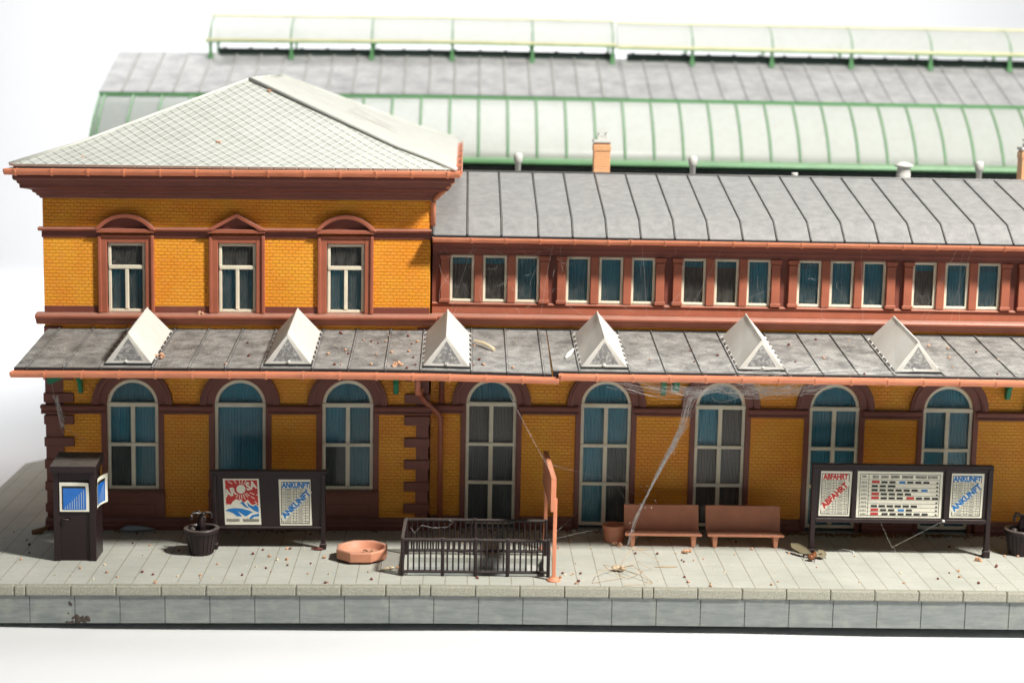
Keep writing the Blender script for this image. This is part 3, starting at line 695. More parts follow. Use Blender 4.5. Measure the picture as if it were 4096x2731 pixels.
for k, x in enumerate(SK):
    xe = droop if x < 1.5 else None
    w = .60; y0, y1 = -3.98, -.72; hz = .84
    fz = lambda y: cz(y) + .05
    ya, yb = y0 + .06, y1 - .25
    bm_ = MB(); bm_.hexa([(x-w-.03, y0-.03, cz(y0)-.03), (x+w+.03, y0-.03, cz(y0)-.03), (x+w+.03, y1, cz(y1)-.03), (x-w-.03, y1, cz(y1)-.03), (x-w-.03, y0-.03, fz(y0)), (x+w+.03, y0-.03, fz(y0)), (x+w+.03, y1, fz(y1)), (x-w-.03, y1, fz(y1))])
    sk = bm_.build('skylight', M['canopy_edge'], cp_, extra=xe)
    fl = Vector((x-w, y0, fz(y0)+.01)); fr_ = Vector((x+w, y0, fz(y0)+.01)); bl = Vector((x-w, y1, fz(y1)+.01)); br = Vector((x+w, y1, fz(y1)+.01))
    af = Vector((x, ya, fz(ya)+hz-.06)); ab = Vector((x, yb, fz(yb)+hz-.12))
    m_ = MB(); n = 7
    for a_, b_, s_ in ((fl, bl, -1), (fr_, br, 1)):
        m_.quad([a_, b_, ab, af] if s_ > 0 else [a_, af, ab, b_])
        for q in range(n+1):       # moulded glazing ribs with little burrs at the lower edge
            t0 = q/n; p0, q0 = a_.lerp(b_, t0), af.lerp(ab, t0); off = Vector((s_*.010, 0, .007))
            if q: m_.tube([p0, p0 + Vector((s_*.045, -.02, -.03))], [.014, .004], 4)
    m_.quad([bl, br, ab])
    pn = m_.build('skylight_pane', M['skylight'], sk, extra=xe, normals=False)
    md = pn.modifiers.new('thick', 'SOLIDIFY'); md.thickness = .02
    m_ = MB(); m_.tube([af, ab], .025, 6); m_.build('skylight_ridge', M['skylight'], sk, extra=xe)
    m_ = MB(); c0 = Vector((x, y0+.01, fz(y0)+.33))
    inn = [fl.lerp(c0, .27)+Vector((.05, .012, -.03)), fr_.lerp(c0, .27)+Vector((-.05, .012, -.03)), af.lerp(c0, .27)]
    out = [fl, fr_, af]
    for i in range(3): j = (i+1) % 3; m_.quad([out[i], out[j], inn[j], inn[i]])
    o_ = m_.build('skylight_frame', M['skylight'], sk, extra=xe, normals=False); md = o_.modifiers.new('thick', 'SOLIDIFY'); md.thickness = .03
    m_ = MB(); m_.quad(inn); m_.build('skylight_end_pane', M['skylight_end'], sk, extra=xe, normals=False)
    m_ = MB(); m_.blob((x+rnd.uniform(-.1, .1), y0-.02, fz(y0)+.06), .045, .4, 1); m_.build('moulding_pip', M['skylight'], sk, extra=xe)
# green brackets
def bracket(x0, x1, z1, tilt=0):
    m_ = MB(); y = -.42
    prof = [(-.05, 5.5), (-.05, z1), (-.10, z1-.04), (-.22, z1), (-.34, z1+.3), (-.9, 4.75), (-1.9, 5.2), (-3.2, 5.3), (-3.2, 5.36), (-.05, 5.6)]
    off = [YT if x0 < -1.7 else 0]
    m_.xprof([(a+off[0], z) for a, z in prof], x0, x1)
    if tilt:
        for v in m_.b.verts: v.co.x += (5.5-v.co.z)*tilt
    return m_.build('canopy_bracket', M['green'], cp_, bevel=.02)
bracket(-11.47, -11.36, 3.98); bracket(-2.60, -2.46, 3.98); bracket(5.02, 5.16, 4.0); bracket(5.36, 5.54, 4.1); bracket(14.94, 15.07, 4.02)
m_ = MB(); m_.prism([(-12.32, 5.4), (-12.32, 4.25), (-12.22, 4.23), (-11.95, 4.36), (-11.3, 4.75), (-11.2, 5.4)], YT-.32, YT-.22); m_.build('canopy_bracket', M['green'], cp_, bevel=.02)

# ================================================================== train shed
ts = thing('train_shed', (4, 22, 0), 'green ribbed train shed with frosted glazing and grey roof behind the station', 'train shed')
SX0, SX1 = -15.0, 27.0
gp = [(18.95, 9.62), (19.15, 9.95), (19.55, 10.45), (20.1, 10.95), (20.75, 11.42), (21.5, 11.86)]
m_ = MB(); m_.xprof(gp, SX0, SX1, closed=False); gz = m_.build('glazing', M['shed_glass'], ts, smooth=True); md = gz.modifiers.new('thick', 'SOLIDIFY'); md.thickness = .05
ribx = [SX0+.03] + [2.10 + 1.125*k for k in range(-15, 23)]
for x in ribx:
    if x > SX1: continue
    m_ = MB()
    m_.tube([(x, a - .05, b_ + .05) for a, b_ in gp], .048, 6)
    m_.build('rib', M['shed_green'], ts)
m_ = MB(); m_.xprof([(18.72, 9.42), (18.78, 9.58), (18.98, 9.66), (19.2, 9.6), (19.2, 9.34), (18.95, 9.36)], SX0, SX1); m_.build('eaves_beam', M['shed_green'], ts, bevel=.03)
m_ = MB(); m_.xprof([(21.25, 11.76), (21.25, 11.90), (21.6, 11.95), (21.6, 11.76)], SX0, SX1); m_.build('upper_beam', M['shed_green'], ts)
m_ = MB(); m_.box(SX0+.3, SX1, 19.25, 19.45, -1, 9.2); m_.build('side_wall', M['shed_dark'], ts)  # near-black sheet in place of the shade inside the open shed
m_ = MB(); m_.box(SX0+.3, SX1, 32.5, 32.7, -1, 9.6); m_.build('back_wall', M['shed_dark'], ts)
for xa, xb, dz in ((SX0-.0, 5.56, .04), (5.58, SX1, 0)):
    m_ = MB(); m_.xprof([(21.3, 11.90+dz), (25.3, 13.33+dz), (26.0, 13.42+dz), (26.6, 13.33+dz), (30.7, 11.9+dz), (30.7, 11.8+dz), (26, 13.36+dz), (21.3, 11.82+dz)], xa, xb); sr = m_.build('roof', M['shed_roof'], ts)
    x = SX0 + .9
    while x < SX1:
        if xa < x < xb:
            m_ = MB(); m_.tube([(x, 21.27, 11.90+dz), (x, 25.5, 13.41+dz)], .055, 5); m_.build('roof_seam', M['shed_seam'] if x < 5.5 else M['shed_roof'], sr)
        x += .955 if x > 1.7 else 1.0
m_ = MB(); m_.xprof([(30.6, 11.86), (31.8, 11.2), (32.6, 10.2), (33, 9.6)], SX0, SX1, closed=False); m_.build('back_glazing', M['shed_glass'], ts)
# raised roof light along the ridge
for xa, xb, dz in ((-11.25, 5.50, .0), (5.58, SX1, -.07)):
    m_ = MB(); z0 = 14.02 + dz; pr = [(24.75, z0), (25.1, z0+.45), (25.6, z0+.78), (26.2, z0+.95), (26.8, z0+.78), (27.3, z0+.45), (27.65, z0)]
    m_.xprof(pr, xa, xb, closed=False); ml = m_.build('roof_light', M['shed_glass'], ts, smooth=True)
    m_ = MB(); m_.box(xa-.05, xb, 24.66, 24.78, z0-.07, z0+.03); m_.box(xa-.05, xb, 27.6, 27.75, z0-.07, z0+.03); m_.tube([(xa, 26.2, z0+.97), (xb, 26.2, z0+.97)], .06, 5); m_.build('roof_light_frame', M['yellow_cream'], ml)
    m_ = MB(); m_.box(xa-.05, xb, 24.68, 24.77, z0-.14, z0-.075); m_.build('lower_rail', M['shed_green'], ml)
    x = -11.14
    while x < SX1:
        if xa-.1 < x < xb+.1:
            m_ = MB(); m_.box(x-.06, x+.06, 24.9, 25.05, 13.2, z0-.14); m_.box(x-.10, x+.10, 24.85, 25.1, 13.2, 13.42); m_.build('post', M['shed_green'], ml)
            m_ = MB(); m_.box(x-.05, x+.05, 27.3, 27.45, 13.0, z0-.08); m_.build('post', M['shed_green'], ml)
            m_ = MB()
            for a, b_ in zip(pr, pr[1:]): m_.tube([(x, a[0], a[1]-.03), (x, b_[0], b_[1]-.03)], .045, 4)
            m_.build('hoop', M['shed_green'], ml)
        x += 3.30
    m_ = MB(); m_.box(xa+.4, xb, 25.30, 25.42, 13.30, 13.66)
    xx = xa + .6
    while xx < xb: m_.box(xx, xx+.12, 25.28, 25.44, 13.66, 13.71); xx += 1.05
    m_.build('ridge_beam', M['shed_dark'], ts)

# ================================================================== platform furniture
def at(x, y): return (x, y, B(x))
# --- ticket kiosk
KX, KY = -10.93, -3.12
k_ = thing('kiosk', at(KX, KY), 'narrow dark brown kiosk with sloping roof and curled blue posters', 'kiosk')
kx0, kx1, ky0, ky1, kh = -11.50, -10.38, -3.72, -2.75, 2.53
m_ = MB(); m_.box(kx0+.06, kx1-.06, ky0+.05, ky1, 0, kh-.12); m_.box(kx0, kx0+.14, ky0, ky0+.14, 0, kh-.1); m_.box(kx1-.17, kx1, ky0-.01, ky0+.16, 0, kh-.1)
m_.box(kx0+.14, kx1-.17, ky0+.012, ky0+.08, kh-.33, kh-.1); m_.box(kx1-.062, kx1-.01, ky0+.15, ky1, 0, 1.36); m_.box(kx0+.13, kx0+.17, ky0+.01, ky0+.09, 0, 1.2)
m_.build('body', M['dark'], k_, bevel=.014)
m_ = MB(); m_.hexa([(kx0-.06, ky0-.10, kh-.10), (kx1+.03, ky0-.10, kh-.10), (kx1+.03, ky1+.06, kh-.04), (kx0-.06, ky1+.06, kh-.04), (kx0-.06, ky0-.10, kh+.08), (kx1+.03, ky0-.10, kh+.08), (kx1+.03, ky1+.06, kh+.23), (kx0-.06, ky1+.06, kh+.23)])
m_.build('roof', M['dark'], k_, bevel=.014)
m_ = MB(); m_.tube([(-11.24, ky0+.03, 1.14), (-11.24, ky0-.03, 1.14), (-11.10, ky0-.035, 1.14)], .028, 8); m_.build('handle', M['dark'], k_, smooth=True)
def sheet(parent, name, mat, P0, U, V, u0, u1, v0, v1, off, curl):
    """rectangle on a plane, corner curled away from it"""
    m_ = MB(); n = 8; Nn = Vector(U).cross(Vector(V)).normalized(); rows = []
    for i in range(n+1):
        row = []
        for j in range(n+1):
            a, b_ = lerp(u0, u1, i/n), lerp(v0, v1, j/n)
            c_ = curl(a, b_)
            row.append(m_.b.verts.new(Vector(P0) + Vector(U)*a + Vector(V)*b_ + Nn*(off + c_)))
        rows.append(row)
    for i in range(n):
        for j in range(n): m_.b.faces.new((rows[i][j], rows[i+1][j], rows[i+1][j+1], rows[i][j+1]))
    return m_.build(name, mat, parent, smooth=True, normals=False)
cf = lambda a, b_: .18*max(0, a+b_-1.45)**1.6 + .02*max(0, b_-.6)
W_, H_ = .78, .80
ps = sheet(k_, 'front_poster', M['poster_white'], (kx0+.17, ky0+.002, 1.36), (W_, 0, 0), (0, 0, H_), 0, 1, 0, 1, .010, cf)
sheet(ps, 'black_border', M['ink_black'], (kx0+.17, ky0+.002, 1.36), (W_, 0, 0), (0, 0, H_), .08, .89, .07, .88, .014, cf)
sheet(ps, 'blue_print', M['print_blue'], (kx0+.17, ky0+.002, 1.36), (W_, 0, 0), (0, 0, H_), .12, .90, .07, .80, .018, cf)
for q in range(9): sheet(ps, 'print_line', M['print_line'], (kx0+.17, ky0+.002, 1.36), (W_, 0, 0), (0, 0, H_), .185+.078*q, .205+.078*q, .10, .16+.073*q, .022, cf)
cs = lambda a, b_: .20*max(0, a-.35)**1.7 + .06*max(0, b_-.7)
W2 = .66; P2 = (kx1+.002, ky0+.14, 1.42)
ps = sheet(k_, 'side_poster', M['poster_white'], P2, (0, W2, 0), (0, 0, H_), 0, 1.15, 0, 1, .012, cs)
sheet(ps, 'black_border', M['ink_black'], P2, (0, W2, 0), (0, 0, H_), .04, .96, .08, .86, .016, cs)
sheet(ps, 'blue_print', M['print_blue'], P2, (0, W2, 0), (0, 0, H_), .06, .94, .08, .76, .020, cs)
for q in range(9): sheet(ps, 'print_line', M['print_line'], P2, (0, W2, 0), (0, 0, H_), .13+.085*q, .15+.085*q, .12, .16+.065*q, .024, cs)

# --- writing helper
def text(parent, s_, x, y, z, size, mat, rot=0, bold=.0, sx=1.0, name='lettering', align='CENTER'):
    cu = bpy.data.curves.new(name, 'FONT'); cu.body = s_; cu.size = size; cu.align_x = align; cu.align_y = 'CENTER'; cu.extrude = .002; cu.offset = bold; cu.resolution_u = 3
    o = bpy.data.objects.new(name, cu); COL.objects.link(o); dg = bpy.context.evaluated_depsgraph_get()
    me = bpy.data.meshes.new_from_object(o.evaluated_get(dg)); bpy.data.objects.remove(o); bpy.data.curves.remove(cu)
    w0 = Vector(parent.get('_w', (0, 0, 0)))
    Mx = Matrix.Translation(Vector((x, y, z + B(x))) - w0) @ Matrix.Rotation(rot, 4, Vector((0, -1, 0))) @ Matrix.Rotation(PI/2, 4, 'X') @ Matrix.Diagonal((sx, 1, 1, 1))
    me.transform(Mx); me.materials.clear(); me.materials.append(mat)
    ob = bpy.data.objects.new(name, me); COL.objects.link(ob); ob.parent = parent; ob['_w'] = list(w0); return ob
def rects(parent, name, mat, lst, y, th=.003):
    m_ = MB()
    for x0, x1, z0, z1 in lst: m_.box(x0, x1, y-th, y, z0, z1)
    return m_.build(name, mat, parent)
def timetable(parent, x0, x1, z0, z1, y, word, ink, skew=0):
    m_ = MB(); m_.hexa([(x0, y-.004, z0), (x1, y-.004, z0), (x1, y+.01, z0), (x0, y+.01, z0), (x0+skew, y-.004, z1), (x1+skew, y-.004, z1), (x1+skew, y+.01, z1), (x0+skew, y+.01, z1)])
    nm = 'arrivals_poster' if word[1] == 'N' else 'departures_poster'
    ps = m_.build(nm, M['poster_white'], parent)
    W, H = x1-x0, z1-z0; a, b_ = x0+.05*W+skew*.3, x1-.06*W+skew*.3; lo_, hi = z0+.04*H, z1-.05*H; t_ = .016
    lst = [(a, b_, lo_, lo_+t_), (a, b_, hi-t_, hi), (a, a+t_, lo_, hi), (b_-t_, b_, lo_, hi)]
    hd = hi - .15*H; n = 13; dz = (hd-lo_)/n
    for k in range(n): z = hd - dz*k; lst.append((a+t_, b_-t_, z-.010, z))
    for fx in (.13, .42, .53, .85): lst.append((a+fx*(b_-a), a+fx*(b_-a)+.008, lo_+t_, hd-.008))
    rects(ps, 'table_lines', M['ink_black'], lst, y-.005)
    lst = []
    for k in range(n):
        z = hd - dz*(k+.5)
        for c0, c1 in ((.05, .09), (.18, .36), (.46, .49), (.60, .78), (.90, .94)):
            lst.append((a + c0*(b_-a), a + (c1 + rnd.uniform(-.04, .02))*(b_-a), z-dz*.13, z+dz*rnd.uniform(.0, .08)))
    rects(ps, 'table_entries', M['ink_black'], lst, y-.005)
    ang = math.atan2(.55*H, W*.80)
    m_ = MB(); cx, cz_ = (x0+x1)/2, z0+.46*H; Lh, hh = .50*W/math.cos(ang)*.93, .085*H
    pts = [(-Lh, -hh), (Lh, -hh), (Lh, hh), (-Lh, hh)]; pts = [(cx + p*math.cos(ang) - q*math.sin(ang), cz_ + p*math.sin(ang) + q*math.cos(ang)) for p, q in pts]
    pts = [(min(max(p, x0+.01), x1-.01), q) for p, q in pts]
    m_.prism(pts, y-.012, y-.009); m_.build('diagonal_band', M['poster_white'], ps)
    text(ps, word, (a+b_)/2, y-.008, hi-.078*H, .205*H*.82, ink, 0, .011, W*.86/(.205*H*.82*len(word)*.68))
    text(ps, word, cx, y-.014, cz_, .205*H*.86, ink, ang, .012, 2*Lh*.88/(.205*H*.86*len(word)*.68))
    return ps
# --- small notice board
NB = -2.42
nb = thing('notice_board', at(-5.87, NB), 'dark notice board near the kiosk with red travel poster and one arrivals sheet', 'notice board')
nx0, nx1 = -7.46, -4.36
m_ = MB(); m_.box(nx0+.10, nx1-.10, NB+.0, NB+.07, .60, 2.12); m_.build('panel', M['dark'], nb, bevel=.01)
m_ = MB(); m_.box(nx0-.06, nx1+.06, NB-.12, NB+.14, 2.121, 2.21); m_.box(nx0+.10, nx1-.10, NB-.06, NB-.001, .56, .63); m_.box(nx0+.10, nx1-.10, NB-.05, NB-.001, 2.05, 2.12); m_.build('frame', M['dark'], nb, bevel=.014)
for x in (nx0+.0, nx1-.13):
    m_ = MB(); m_.box(x, x+.13, NB-.06, NB+.08, .02, 2.12); m_.box(x-.03, x+.16, NB-.13, NB+.06, 0, .16); m_.build('leg', M['dark'], nb, bevel=.03)
y = NB-.003
m_ = MB(); a0, a1, b0, b1 = -7.17, -6.16, .68, 1.97
m_.prism([(a0+.06, b0), (a1+.04, b0-.0), (a1-.03, b1), (a0, b1)], y-.008, y); po = m_.build('travel_poster', M['poster_white'], nb)
y2 = y-.009
def P(u, v): return (a0+.06+(a1-a0-.02)*u - .06*v*(1-u) - .07*v*u + .0, b0+(b1-b0)*v)
def poly(parent, name, mat, pts, yy, th=.003):
    m_ = MB(); m_.prism([P(*p) for p in pts], yy-th, yy); return m_.build(name, mat, parent)
poly(po, 'red_sky', M['ink_red'], [(.06, .44), (.14, .45), (.19, .44), (.24, .50), (.30, .54), (.35, .56), (.42, .53), (.47, .56), (.55, .48), (.66, .55), (.74, .46), (.80, .43), (.88, .46), (.95, .41), (.95, .97), (.06, .97)], y2)
poly(po, 'mountain_shade', M['ink_blue'], [(.42, .45), (.50, .51), (.56, .47), (.62, .41), (.70, .36), (.60, .375), (.52, .43), (.48, .47)], y2-.004)
poly(po, 'mountain_shade', M['ink_blue'], [(.64, .50), (.70, .44), (.80, .40), (.88, .44), (.95, .38), (.95, .27), (.84, .30), (.74, .36), (.66, .41)], y2)
poly(po, 'blue_hill', M['ink_blue'], [(.02, .30), (.12, .345), (.30, .365), (.50, .35), (.68, .31), (.80, .275), (.72, .25), (.62, .19), (.57, .185), (.48, .235), (.36, .30), (.42, .24), (.48, .18), (.34, .185), (.24, .25), (.12, .29)], y2)
poly(po, 'blue_hill', M['ink_blue'], [(.68, .15), (.76, .21), (.95, .245), (.95, .185), (.82, .175), (.72, .12)], y2)
m_ = MB(); c = P(.49, .775); m_.prism([(c[0]+.125*math.cos(2*PI*k/24), c[1]+.125*math.sin(2*PI*k/24)) for k in range(24)], y2-.008, y2-.005); m_.build('sun_disc', M['poster_white'], po)
m_ = MB()
for ang, r0, r1 in ((60, .15, .30), (80, .15, .30), (100, .15, .28), (128, .20, .36), (148, .28, .42), (-50, .16, .30), (-68, .16, .32), (-84, .16, .28), (-100, .16, .28), (-118, .16, .28), (-38, .18, .30), (-36, .34, .46), (-22, .26, .40), (-20, .44, .55), (-42, .50, .60)):
    a = math.radians(ang); d = (math.cos(a), math.sin(a)); n_ = (-d[1]*.009, d[0]*.009)
    m_.prism([(c[0]+d[0]*r0+n_[0], c[1]+d[1]*r0+n_[1]), (c[0]+d[0]*r0-n_[0], c[1]+d[1]*r0-n_[1]), (c[0]+d[0]*r1-n_[0], c[1]+d[1]*r1-n_[1]), (c[0]+d[0]*r1+n_[0], c[1]+d[1]*r1+n_[1])], y2-.008, y2-.005)
m_.build('sun_rays', M['poster_white'], po)
text(po, 'AR', P(.19, .70)[0], y2-.006, P(.19, .70)[1], .30, M['poster_white'], .30, .012, .80)
text(po, 'SA', P(.775, .845)[0], y2-.006, P(.775, .845)[1], .30, M['poster_white'], .26, .012, .80)
lst = []
xx = 0.06
while xx < .94:
    if not (.42 < xx < .50): p_ = P(xx, .1); lst.append((p_[0], p_[0]+.012, p_[1]-rnd.uniform(.03, .05), p_[1]+rnd.uniform(.03, .05)))
    xx += .03
rects(po, 'small_print', M['ink_black'], lst, y2-.005)
timetable(nb, -5.60, -4.73, .66, 1.95, NB-.003, 'ANKUNFT', M['ink_blue'], -.05)
# --- large notice board
LB = -2.62
lb = thing('notice_board', at(11.5, LB), 'large dark notice board with red departures, train diagram and blue arrivals sheets', 'notice board')
lx0, lx1, lz0, lz1 = 8.98, 13.98, 1.05, 2.53
m_ = MB(); m_.box(lx0+.11, lx1-.11, LB, LB+.07, lz0+.02, lz1-.02); m_.build('panel', M['dark'], lb, bevel=.01)
m_ = MB(); m_.box(lx0, lx1, LB-.09, LB+.11, lz1-.02, lz1+.07); m_.box(lx0+.13, lx1-.13, LB-.08, LB-.001, lz0-.09, lz0+.02); m_.box(10.10, 10.20, LB-.07, LB-.001, lz0+.021, lz1-.021); m_.box(12.66, 12.76, LB-.07, LB-.001, lz0+.021, lz1-.021); m_.box(lx0+.131, lx1-.131, LB-.06, LB-.001, lz1-.10, lz1-.021); m_.build('frame', M['dark'], lb, bevel=.014)
for x in (lx0, lx1-.13):
    m_ = MB(); m_.box(x, x+.13, LB-.08, LB+.10, .02, lz1-.021); m_.box(x-.025, x+.155, LB-.10, LB+.12, 0, .20); m_.build('leg', M['dark'], lb, bevel=.02)
timetable(lb, 9.20, 10.06, 1.13, 2.39, LB-.003, 'ABFAHRT', M['ink_red'], .03)
timetable(lb, 12.83, 13.73, 1.12, 2.37, LB-.003, 'ANKUNFT', M['ink_blue'], .02)
m_ = MB(); tx0, tx1, tz0, tz1 = 10.24, 12.60, 1.10, 2.40
y = LB-.007; m_.box(tx0, tx1, y, y+.012, tz0, tz1); dg_ = m_.build('train_diagram', M['poster_white'], lb)
ln, bk, rd, bl_ = [], [], [], []
a, b_, lo_, hi = tx0+.07, tx1-.07, tz0+.05, tz1-.07; t_ = .012
ln += [(a, b_, lo_, lo_+t_), (a, b_, hi-t_, hi), (a, a+t_, lo_, hi), (b_-t_, b_, lo_, hi), (a+.24, a+.25, lo_, hi)]
rowz = [hi-.16-.112*k for k in range(10)]
def car(x, z, col, w=.155): (rd if col == 'r' else bl_ if col == 'b' else bk).append((x, x+w, z+.014, z+.082 if col == 'r' else z+.070))
patt = ['r.kk bkkk', 'kkK', 'kkkkkk b', 'rkkkk', 'rkkk rkkk', '', 'kkkkkk', 'rkk bk', 'r kkkkkk']
for k, z in enumerate(rowz):
    if k < 9: ln.append((a, a+.24, z-.006, z))
    ln.append((a+.25, b_-t_, z-.006, z))
    if k > 0 and k-1 < len(patt):
        x = a+.33
        for ch in patt[k-1]:
            if ch == ' ': x += .05
            elif ch == '.': x += .0
            else:
                w = .21 if ch in 'rK' else .17; car(x, z, ch.lower(), w); x += w + .052
        bk.append((b_-.10, b_-.05, z+.01, z+.05))
    if k > 0:
        for q in range(4): bk.append((a+.05+.04*q, a+.07+.04*q, z+.02, z+.055))
x = a+.35
while x < b_-.08:
    if not any(abs(x-a-g_) < .03 for g_ in (.55, .82, 1.12, 1.5, 1.85)): bk.append((x, x+.018, hi-.12, hi-.04))
    x += .034
for q in range(3): bk.append((a+.06+.04*q, a+.085+.04*q, hi-.10, hi-.05))
m_ = MB()
for q, (lst, yy) in enumerate(((ln, y-.001), (bk, y-.005), (rd, y-.005), (bl_, y-.005))):
    n0 = len(m_.b.faces)
    for x0, x1, z0, z1 in lst: m_.box(x0, x1, yy-.003, yy, z0, z1)
    m_.b.faces.ensure_lookup_table()
    for f_ in m_.b.faces[n0:]: f_.material_index = (0, 0, 1, 2)[q]
m_.build('diagram_print', [M['ink_black'], M['ink_red'], M['ink_blue']], dg_)

# --- dark tubs with a spout
def tub(x, y, label, cat='tub'):
    t = thing('plant_tub', at(x, y), label, cat)
    m_ = MB(); m_.lathe([(0, 0), (.29, 0), (.31, .03), (.43, .60), (.46, .61), (.49, .62), (.49, .71), (.475, .73), (.38, .735), (.36, .70), (.33, .50), (0, .50)], x, y, 40)
    for k in range(20):
        a = 2*PI*k/20; m_.tube([(x+.315*math.cos(a), y+.315*math.sin(a), .03), (x+.432*math.cos(a), y+.432*math.sin(a), .60)], .012, 4)
    m_.build('tub', M['dark'], t)
    m_ = MB(); m_.lathe([(0, .5), (.11, .5), (.115, .80), (.10, .93), (.07, 1.0), (.055, 1.06), (.06, 1.13), (0, 1.15)], x, y, 20); m_.build('spout_column', M['dark'], t, smooth=True)
    for a in (.2, 2.2, 3.5, 5.2):
        m_ = MB(); m_.tube([(x, y, 1.10), (x+.13*math.cos(a), y+.13*math.sin(a), 1.14), (x+.24*math.cos(a), y+.24*math.sin(a), 1.13), (x+.27*math.cos(a), y+.27*math.sin(a), 1.07), (x+.26*math.cos(a), y+.26*math.sin(a), .98)], [.035, .035, .035, .04, .045], 6); m_.build('spout', M['dark'], t)
    m_ = MB(); m_.blob((x-.22, y-.05, .66), .11, .03, 2); m_.build('ball', M['dark'], t, smooth=True)
    return t
tub(-7.69, -2.93, 'dark brown ribbed tub with a spouted column, left of the small notice board')
tub(14.99, -2.25, 'dark brown tub cut off by the right edge, beside the large notice board')
# --- octagonal basin
bs = thing('octagonal_basin', at(-3.30, -3.40), 'shallow terracotta octagonal basin left of the stair railing', 'basin')
m_ = MB(); m_.lathe([(0, .05), (.68, .05), (.72, .08), (.735, .30), (.71, .33)], -3.30, -3.40, sides=8); 
ri = [(.60*math.cos(2*PI*(k+.5)/32), .60*math.sin(2*PI*(k+.5)/32)) for k in range(32)]
outer = [(.71*math.cos(2*PI*(k+.5)/8), .71*math.sin(2*PI*(k+.5)/8)) for k in range(8)]
vo = [m_.b.verts.new((-3.30+x, -3.40+y, .33)) for x, y in outer]; vi = [m_.b.verts.new((-3.30+x, -3.40+y, .33)) for x, y in ri]
for k in range(8):
    seq = [vi[(4*k + q + 0) % 32] for q in range(5)]
    m_.b.faces.new([vo[k]] + seq[::1][:] + [vo[(k+1) % 8]]) if False else None
b8 = m_.build('basin_body', M['terracotta'], bs, bevel=.012)
m_ = MB()
n_ = 64
def octr(a):
    a = (a + PI/8 - PI/8) ; s_ = PI/4; aa = ((a - PI/8) % s_) - s_/2
    return .71*math.cos(PI/8)/math.cos(aa)
prof_r = [(None, .33), (.61, .33), (.58, .30), (.50, .16), (.38, .11), (0.001, .10)]
rings = []
for rr, z in prof_r:
    rings.append([m_.b.verts.new((-3.30+(rr or octr(2*PI*k/n_))*math.cos(2*PI*k/n_), -3.40+(rr or octr(2*PI*k/n_))*math.sin(2*PI*k/n_), z)) for k in range(n_)])
for q, w in zip(rings, rings[1:]):
    for k in range(n_): m_.b.faces.new((q[k], q[(k+1) % n_], w[(k+1) % n_], w[k]))
o_ = m_.build('bowl', M['terracotta'], bs, smooth=False)
# --- terracotta pot
pt = thing('flower_pot', at(3.68, -1.33), 'small round terracotta pot left of the first bench', 'pot')
m_ = MB(); m_.lathe([(0, 0), (.27, 0), (.285, .03), (.29, .36), (.325, .37), (.335, .47), (.32, .49), (.26, .49), (.25, .44), (.25, .12), (0, .12)], 3.68, -1.33, 36); m_.build('pot_body', M['terracotta'], pt, smooth=False, bevel=.01)
# --- benches
def bench(x0, x1, yf, label):
    t = thing('bench', at((x0+x1)/2, yf+.3), label, 'bench', 'terracotta benches against the station wall')
    m_ = MB(); m_.hexa([(x0-.02, yf, .335), (x1+.02, yf, .335), (x1-.02, yf+.62, .30), (x0+.02, yf+.62, .30), (x0-.02, yf, .395), (x1+.02, yf, .395), (x1-.02, yf+.62, .37), (x0+.02, yf+.62, .37)]); m_.build('seat', M['terracotta'], t, bevel=.012)
    m_ = MB(); m_.hexa([(x0, yf+.60, .371), (x1, yf+.60, .371), (x1, yf+.67, .371), (x0, yf+.67, .371), (x0, yf+.80, 1.04), (x1, yf+.80, 1.04), (x1, yf+.87, 1.04), (x0, yf+.87, 1.04)]); m_.build('backrest', M['terracotta'], t, bevel=.012)
    for x in (x0+.13, x1-.27):
        m_ = MB(); m_.hexa([(x+.02, yf+.10, 0), (x+.12, yf+.10, 0), (x+.12, yf+.3, 0), (x+.02, yf+.3, 0), (x, yf+.06, .334), (x+.15, yf+.06, .334), (x+.15, yf+.5, .32), (x, yf+.5, .32)]); m_.build('leg', M['terracotta'], t, bevel=.01)
    return t
bench(3.96, 6.07, -2.02, 'terracotta bench beside the small pot, cobweb rope hanging in front of it')
bench(6.27, 8.38, -2.02, 'terracotta bench to the right of the first one, nearer the large notice board')
# --- stair railing
rl = thing('stair_railing', at(-.2, -4), 'dark brown railing of thin bars around the stairwell opening', 'railing')
FY0, FY1, fx0, fx1 = -5.07, -2.97, -2.16, 1.66
def rail_run(xa, ya, xb, yb, n, nm, posts, knob=False):
    m_ = MB()
    def pt_(t_, z): return (lerp(xa, xb, t_), lerp(ya, yb, t_), z)
    m_.tube([pt_(0, .97), pt_(1, .97)], .045, 6); m_.tube([pt_(0, .12), pt_(1, .12)], .042, 6)
    m_.build(nm, M['dark'], rl, smooth=False)
    for k in range(1, n):
        m_ = MB(); m_.tube([pt_(k/n, .12), pt_(k/n, .96)], .026, 6); m_.build('bar', M['dark'], rl)
    for t_ in posts:
        m_ = MB(); m_.tube([pt_(t_, 0), pt_(t_, .99)], .048, 8); m_.blob(pt_(t_, .985), .058, 0, 1); m_.blob(pt_(t_, .12), .058, 0, 1); m_.build('post', M['dark'], rl)
rail_run(fx0, FY0, fx1, FY0, 26, 'front_rail', (0, .275, .50, .72, 1)); rail_run(fx0+.04, FY1, fx1+.02, FY1, 26, 'back_rail', (0, .49, 1))
m_ = MB(); m_.hexa([(fx0-.05, FY0, .93), (fx0+.03, FY0, .93), (fx0+.07, FY1, .93), (fx0-.03, FY1, .93), (fx0-.05, FY0, 1.0), (fx0+.03, FY0, 1.0), (fx0+.07, FY1, 1.0), (fx0-.03, FY1, 1.0)]); m_.box(fx0-.02, fx0+.02, FY0, FY1, .10, .16); m_.build('side_rail', M['dark'], rl, bevel=.01)
